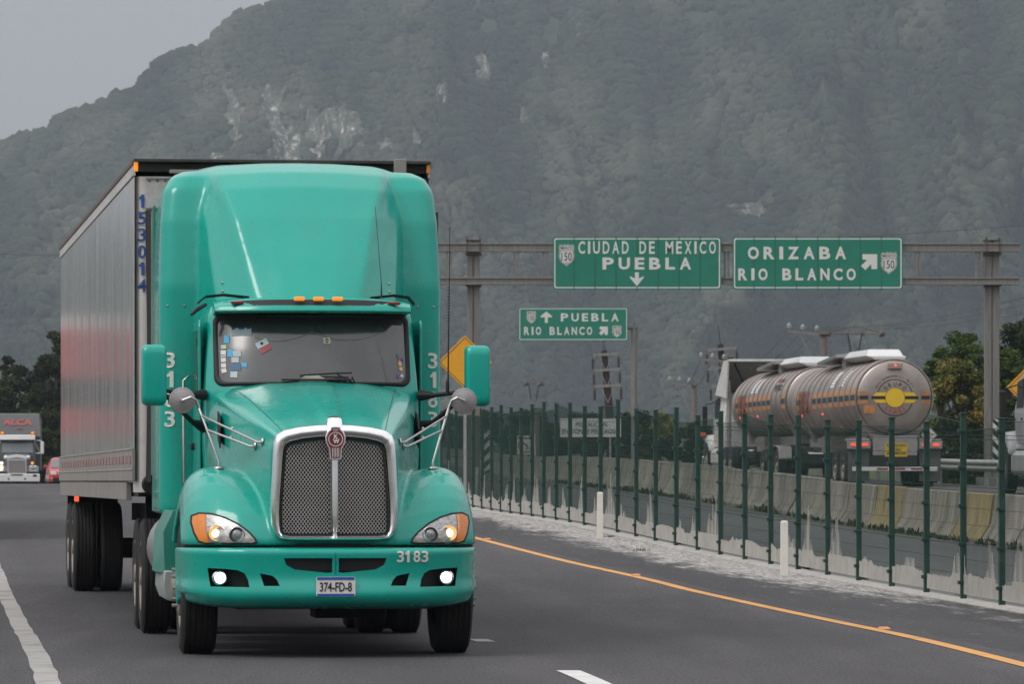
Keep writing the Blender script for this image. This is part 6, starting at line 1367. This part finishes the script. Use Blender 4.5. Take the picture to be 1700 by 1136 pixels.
q = MB(); q.loft([[(x, 2.12+.1*(x/.9)**2, 2.68),(x, 2.16+.1*(x/.9)**2, 2.90),(x,2.6,2.95),(x,2.6,2.68)] for x in np.linspace(-.95,.95,9)]); q.build('visor', M_white, FT, smooth=40)
q = MB(); q.loft([[(-w_,y,z0),(w_,y,z0),(w_+.0,y+.02,z0+.01),(-w_,y+.02,z0+.01)] for y, w_, z0 in ((2.5,1.24,2.85),)] + [[(-1.22,2.75,3.3),(1.22,2.75,3.3),(1.22,4.3,3.3),(-1.22,4.3,3.3)], [(-1.14,3.25,4.02),(1.14,3.25,4.02),(1.2,4.4,4.05),(-1.2,4.4,4.05)], [(-1.02,3.45,4.12),(1.02,3.45,4.12),(1.1,4.4,4.12),(-1.1,4.4,4.12)]]); df_ = q.build('deflector', M_cream, FT, smooth=40, bevel=.04)
q = MB(); t = text_mb('ALCA', .34, 1.6, .02, .05); t.v = [(p[0]-.80, 2.83 + (p[2])*.69 + p[1], 3.46 + p[2]) for p in t.v]; merge(q, t); q.build('lettering', mat('letter_red2', (.36,.07,.07), .5), df_)
q = MB(); t = text_mb('ALCA', .09, .35, .01, .03); t.v = [(p[0]-.05, 2.66 + p[2]*.6, 3.22 + p[2]) for p in t.v]; q.build('x', M_black) if False else merge(q, t); q.build('lettering', mat('letter_red2', (.55,.05,.05)), df_)
q = MB(); q.box((0,9,2.5),(2.45,8.6,2.9)); q.build('box_body', M_cream, FT, bevel=.05)
q = MB(); q.box((0,5,.7),(1.0,9,.3)); q.build('chassis', M_under, FT)
# red car
RC = thing('red_car', 'small red car coming over the crest beside the silver trailer', 'car', (X(109, 252), 252, Zp(800, 252)-.25), R(8))
M_redp = mat('car_red', (.45,.025,.03), .3, coat=.7, var=.05)
q = MB(); q.loft([[(-w_,y,.22),(w_,y,.22),(w_+.03,y,.55),(w_*.96,y,z),(-w_*.96,y,z),(-w_-.03,y,.55)] for y, w_, z in ((0,.66,.62),(.12,.80,.76),(1.0,.83,.92),(1.3,.83,.95),(3.7,.83,.98),(4.0,.74,.85))]); q.build('body', M_redp, RC, smooth=35, bevel=.04)
q = MB(); q.loft([[(-a,y0_,z),(a,y0_,z),(a,y1_,z),(-a,y1_,z)] for a, y0_, y1_, z in ((.80,1.05,3.85,.92),(.62,1.75,3.35,1.42),(.52,1.95,3.1,1.48))]); cn = q.build('cabin', M_redp, RC, smooth=35, bevel=.04)
q = MB(); q.add([(-.70,1.10,.97),(.70,1.10,.97),(.56,1.70,1.38),(-.56,1.70,1.38)], [(0,1,2,3)]); q.build('windscreen', mat('far_glass', (.1,.1,.1)), RC, fix=False)
for s in (-1, 1):
    q = MB(); q.box((s*.62,.06,.66),(.28,.12,.16)); q.build('headlight', M_white, RC, bevel=.03); q = MB(); q.box((s*.97,1.2,1.02),(.20,.14,.15)); q.build('mirror', M_redp, RC, bevel=.03)
    q = MB(); q.box((s*.70,.02,.42),(.08,.08,.05)); q.build('turn_signal', M_amberlit, RC, bevel=.02)
    for y in (.75, 3.2): wheel(RC, (s*.74,y,.31), .31, .2, s, True)
q = MB(); q.box((0,-.03,.34),(1.3,.08,.22)); q.build('grille', M_black, RC, bevel=.02); q = MB(); q.box((.1,-.03,.60),(.62,.06,.12)); q.build('badge_bar', M_white, RC, bevel=.01)
# red coach on the left shoulder, just outside the picture: the trailer's polished side mirrors it
LX, LD = -10.0, 78.0; BX = thing('coach', 'tall red coach on the left shoulder, just outside the picture', 'bus', (LX, LD, gz(LX, LD)), R(7)); zb0 = 1.36 - gz(LX, LD)
M_redb = mat('coach_red', (.66,.11,.11), .45, var=.08, coat=.3); KZ = lambda z: z - gz(LX, LD)
for z0_, z1_, yo, m, nm_ in ((.75,2.1,0,M_steel,'lower_body'),(2.1,2.52,0,M_redb,'belt_panel'),(2.52,3.0,.05,M_dglass,'window_band'),(3.0,3.78,.1,M_redb,'roof_panel'),(3.78,4.0,.2,M_white,'roof_edge')):
    q = MB(); q.loft([[(-1.2+.1*max(0,.6-k)*0,yo,z),(1.2,yo,z),(1.25,yo+.25,z),(1.25,11.5,z),(-1.25,11.5,z),(-1.25,yo+.25,z)] for k, z in ((0, KZ(z0_)),(1, KZ(z1_)-.004))]); q.build(nm_, m, BX)
for s in (-1, 1):
    for y in (2.4, 8.6): wheel(BX, (s*1.1,y,.5), .5, .28, s, True)
    q = MB(); q.box((s*.9,-.02,KZ(1.2)),(.35,.08,.18)); q.build('headlight', M_white, BX, bevel=.02)

# ------------------------------------------------------------------ vegetation
def tree(name, label, x, y, H_, wd, nl, leaf, mt, seed, group=None, trunk=True, low=.15, open_=.0, zoff=0, depth=None, cat='tree', lobes=70, lobe_r=.30):
    g = np.random.default_rng(seed); z0 = gz(x, y) if y < 300 else -1.5
    t = thing(name, label, cat, (x, y, z0 + zoff), 0, group); dp = depth or wd
    lc = []
    for k in range(lobes):
        a = g.uniform(0, 2*math.pi); hgt = low + (1-low)*g.random()**.85; prof_ = math.sin(math.pi*min(.96, .12 + .86*(hgt-low)/(1-low)))**.6; rr = math.sqrt(g.uniform(.02, 1))*prof_
        lc.append((rr*math.cos(a)*wd*.5, rr*math.sin(a)*dp*.5, hgt*H_*.93, lobe_r*(wd*.5+.25*H_*.5)*g.uniform(.4, 1.0)*.62))
    lc = np.array(lc); idx = g.integers(0, lobes, nl); d_ = g.normal(size=(nl, 3)); d_ /= np.linalg.norm(d_, axis=1)[:,None]; rad = g.random(nl)**.45*1.15
    P = lc[idx, :3] + d_*(lc[idx, 3]*rad)[:,None]*np.array([1.15, 1.15, .8]); P[:,2] = np.maximum(P[:,2], .05)
    a1 = g.normal(size=(nl, 3)); a1 /= np.linalg.norm(a1, axis=1)[:,None]; a2 = np.cross(a1, d_ + .6*g.normal(size=(nl,3))); a2 /= np.linalg.norm(a2, axis=1)[:,None] + 1e-9
    s_ = leaf*g.uniform(.5, 1.25, nl)[:,None]
    V = np.stack([P - a1*s_, P - a2*s_*.45, P + a1*s_, P + a2*s_*.45], 1).reshape(-1, 3); Q = np.arange(nl*4).reshape(-1, 4)
    lt = g.random(lobes)
    tone = np.repeat(np.clip(.55*lt[idx] + .45*g.random(nl), 0, 1), 4)
    cr = mkobj('crown', npmesh('crown', V, Q, {'tone': tone}), mt, t)
    if trunk:
        q = MB(); r0 = H_*.022; q.tube([(0,0,-.3),(g.uniform(-.02,.02)*H_,0,H_*.3),(g.uniform(-.05,.05)*H_,0,H_*.6),(g.uniform(-.06,.06)*H_,0,H_*.85)], [r0*1.5,r0*1.1,r0*.7,r0*.25], 8)
        for k in range(9):
            h0 = g.uniform(.2,.6)*H_; c = lc[g.integers(0, lobes)]; q.tube([(0,0,h0),(c[0]*.5,c[1]*.5,(h0+c[2])/2+.1),(c[0],c[1],c[2])], [r0*.55,r0*.35,r0*.12], 6)
        q.build('trunk', mat('bark', (.055,.045,.036), .95, var=.3), t, smooth=True)
    return t
ML1 = leafmat('leaves_dark', [(.010,.016,.006),(.022,.032,.010),(.045,.055,.018)]); ML2 = leafmat('leaves_mid', [(.018,.035,.008),(.04,.075,.014),(.09,.13,.03)])
ML3 = leafmat('leaves_yellowing', [(.018,.03,.008),(.07,.09,.02),(.20,.19,.05),(.26,.15,.05)]); ML4 = leafmat('leaves_bright', [(.02,.04,.01),(.05,.09,.02),(.10,.15,.04)]); ML5 = leafmat('leaves_yellow', [(.08,.09,.01),(.2,.2,.02),(.32,.3,.05)])
def at(px, D, py): return X(px, D), D, (Zp(py, D) - gz(X(px, D), D))
def T_(name, label, px, D, top, wpx, nl, leaf, mt, seed, **k):
    x, y, h = at(px, D, top); return tree(name, label, x, y, h, wpx*D/8200, nl, leaf, mt, seed, **k)
g1 = 'trees on the right verge'
T_('broadleaf_tree', 'green and yellow leaved tree filling the gap between tanker and right column', 1595, 158, 588, 150, 30000, .062, ML3, 1, group=g1, low=.05)
T_('broadleaf_tree', 'bright green tree crown rising left of the right gantry column', 1600, 172, 538, 120, 22000, .062, ML4, 2, group=g1, low=.3)
T_('broadleaf_tree', 'thin small tree with a sparse top, just right of the tanker', 1560, 166, 565, 46, 3600, .06, ML2, 3, group=g1, low=.55, lobes=14)
T_('broadleaf_tree', 'dark green tree right of the right gantry column, above the yellow diamond', 1700, 178, 520, 150, 26000, .07, ML1, 4, group=g1, low=.1)
T_('broadleaf_tree', 'mid green tree between the right gantry column and the silver cab', 1675, 160, 570, 95, 18000, .062, ML2, 5, group=g1, low=.1)
T_('broadleaf_tree', 'tall dark tree standing outside the right picture edge', 1800, 180, 500, 150, 12000, .12, ML1, 6, group=g1, low=.1)
T_('shrub', 'low dark shrub behind the guardrail, right of the tanker', 1590, 150, 690, 150, 11000, .07, ML1, 7, trunk=False, cat='shrub', low=.0)
T_('shrub', 'low dark shrub behind the guardrail, below the silver truck', 1700, 152, 690, 120, 8000, .07, ML1, 8, trunk=False, cat='shrub', low=.0)
for k, (px, w_, top, lb) in enumerate(((1160,110,704,'dark hedge shrub just left of the white tanker tractor'),(1245,120,706,'dark hedge shrub behind the front tank'),(1340,130,700,'dark hedge shrub behind the joint of the two tanks'),(1440,120,702,'dark hedge shrub behind the rear tank'))):
    T_('hedge_shrub', lb, px, 236, top, w_, 6500, .13, ML1, 20+k, group='dark hedge shrubs beyond the far carriageway', trunk=False, cat='shrub', low=0, depth=3)
for k, (px, w_, top, lb) in enumerate(((720,110,682,'dark hedge shrub right beside the green truck, behind the fence'),(800,110,682,'dark hedge shrub behind the left gantry column'),(880,110,682,'dark hedge shrub behind the crossed arrow sign'),(965,120,684,'dark hedge shrub behind the white caution board'),(1060,120,686,'dark hedge shrub behind the pole of the smaller green sign'))):
    T_('hedge_shrub', lb, px, 236, top, w_, 8000, .13, ML1, 30+k, group='dark hedge shrubs beyond the far carriageway', trunk=False, cat='shrub', low=0, depth=3)
T_('yellow_shrub', 'yellow flowering shrub top peeking over the green fence', 1100, 232, 682, 44, 1500, .10, ML5, 41, trunk=False, cat='shrub', low=.6)
g2 = 'dark trees beyond the crest on the left'
for k, (px, D, top, w_, nl, lf, lb) in enumerate(((-10,292,630,140,20000,.16,'wide dark tree behind the distant truck, leftmost'),(40,294,598,130,20000,.16,'dark olive tree directly behind the distant truck roof'),(85,288,580,110,20000,.15,'dark tree touching the silver trailer edge'),(92,298,535,44,3200,.15,'tall sparse tree rising highest beside the trailer'),(10,298,575,34,2200,.15,'thin tree top rising at the left picture edge'),(70,284,680,170,20000,.14,'low dark undergrowth tree behind the red car'),(-80,292,560,150,12000,.2,'dark tree outside the left picture edge'))):
    x = X(px, D); h = Zp(top, D) - gz(x, D); tree('broadleaf_tree', lb, x, D, h, w_*D/8200, nl, lf, ML1, 50+k, group=g2, low=.0 if k not in (3, 4) else .45, lobes=80 if k not in (3, 4) else 16)
for k, (px, top, w_, lb) in enumerate(((160,690,160,'dark tree hidden mostly by the silver trailer'),(330,700,180,'dark tree wholly behind the green truck'),)):
    x = X(px, 292); h = Zp(top, 292) - gz(x, 292); tree('broadleaf_tree', lb, x, 292, h, w_*292/8200, 8000, .18, ML1, 70+k, group=g2, low=.02)
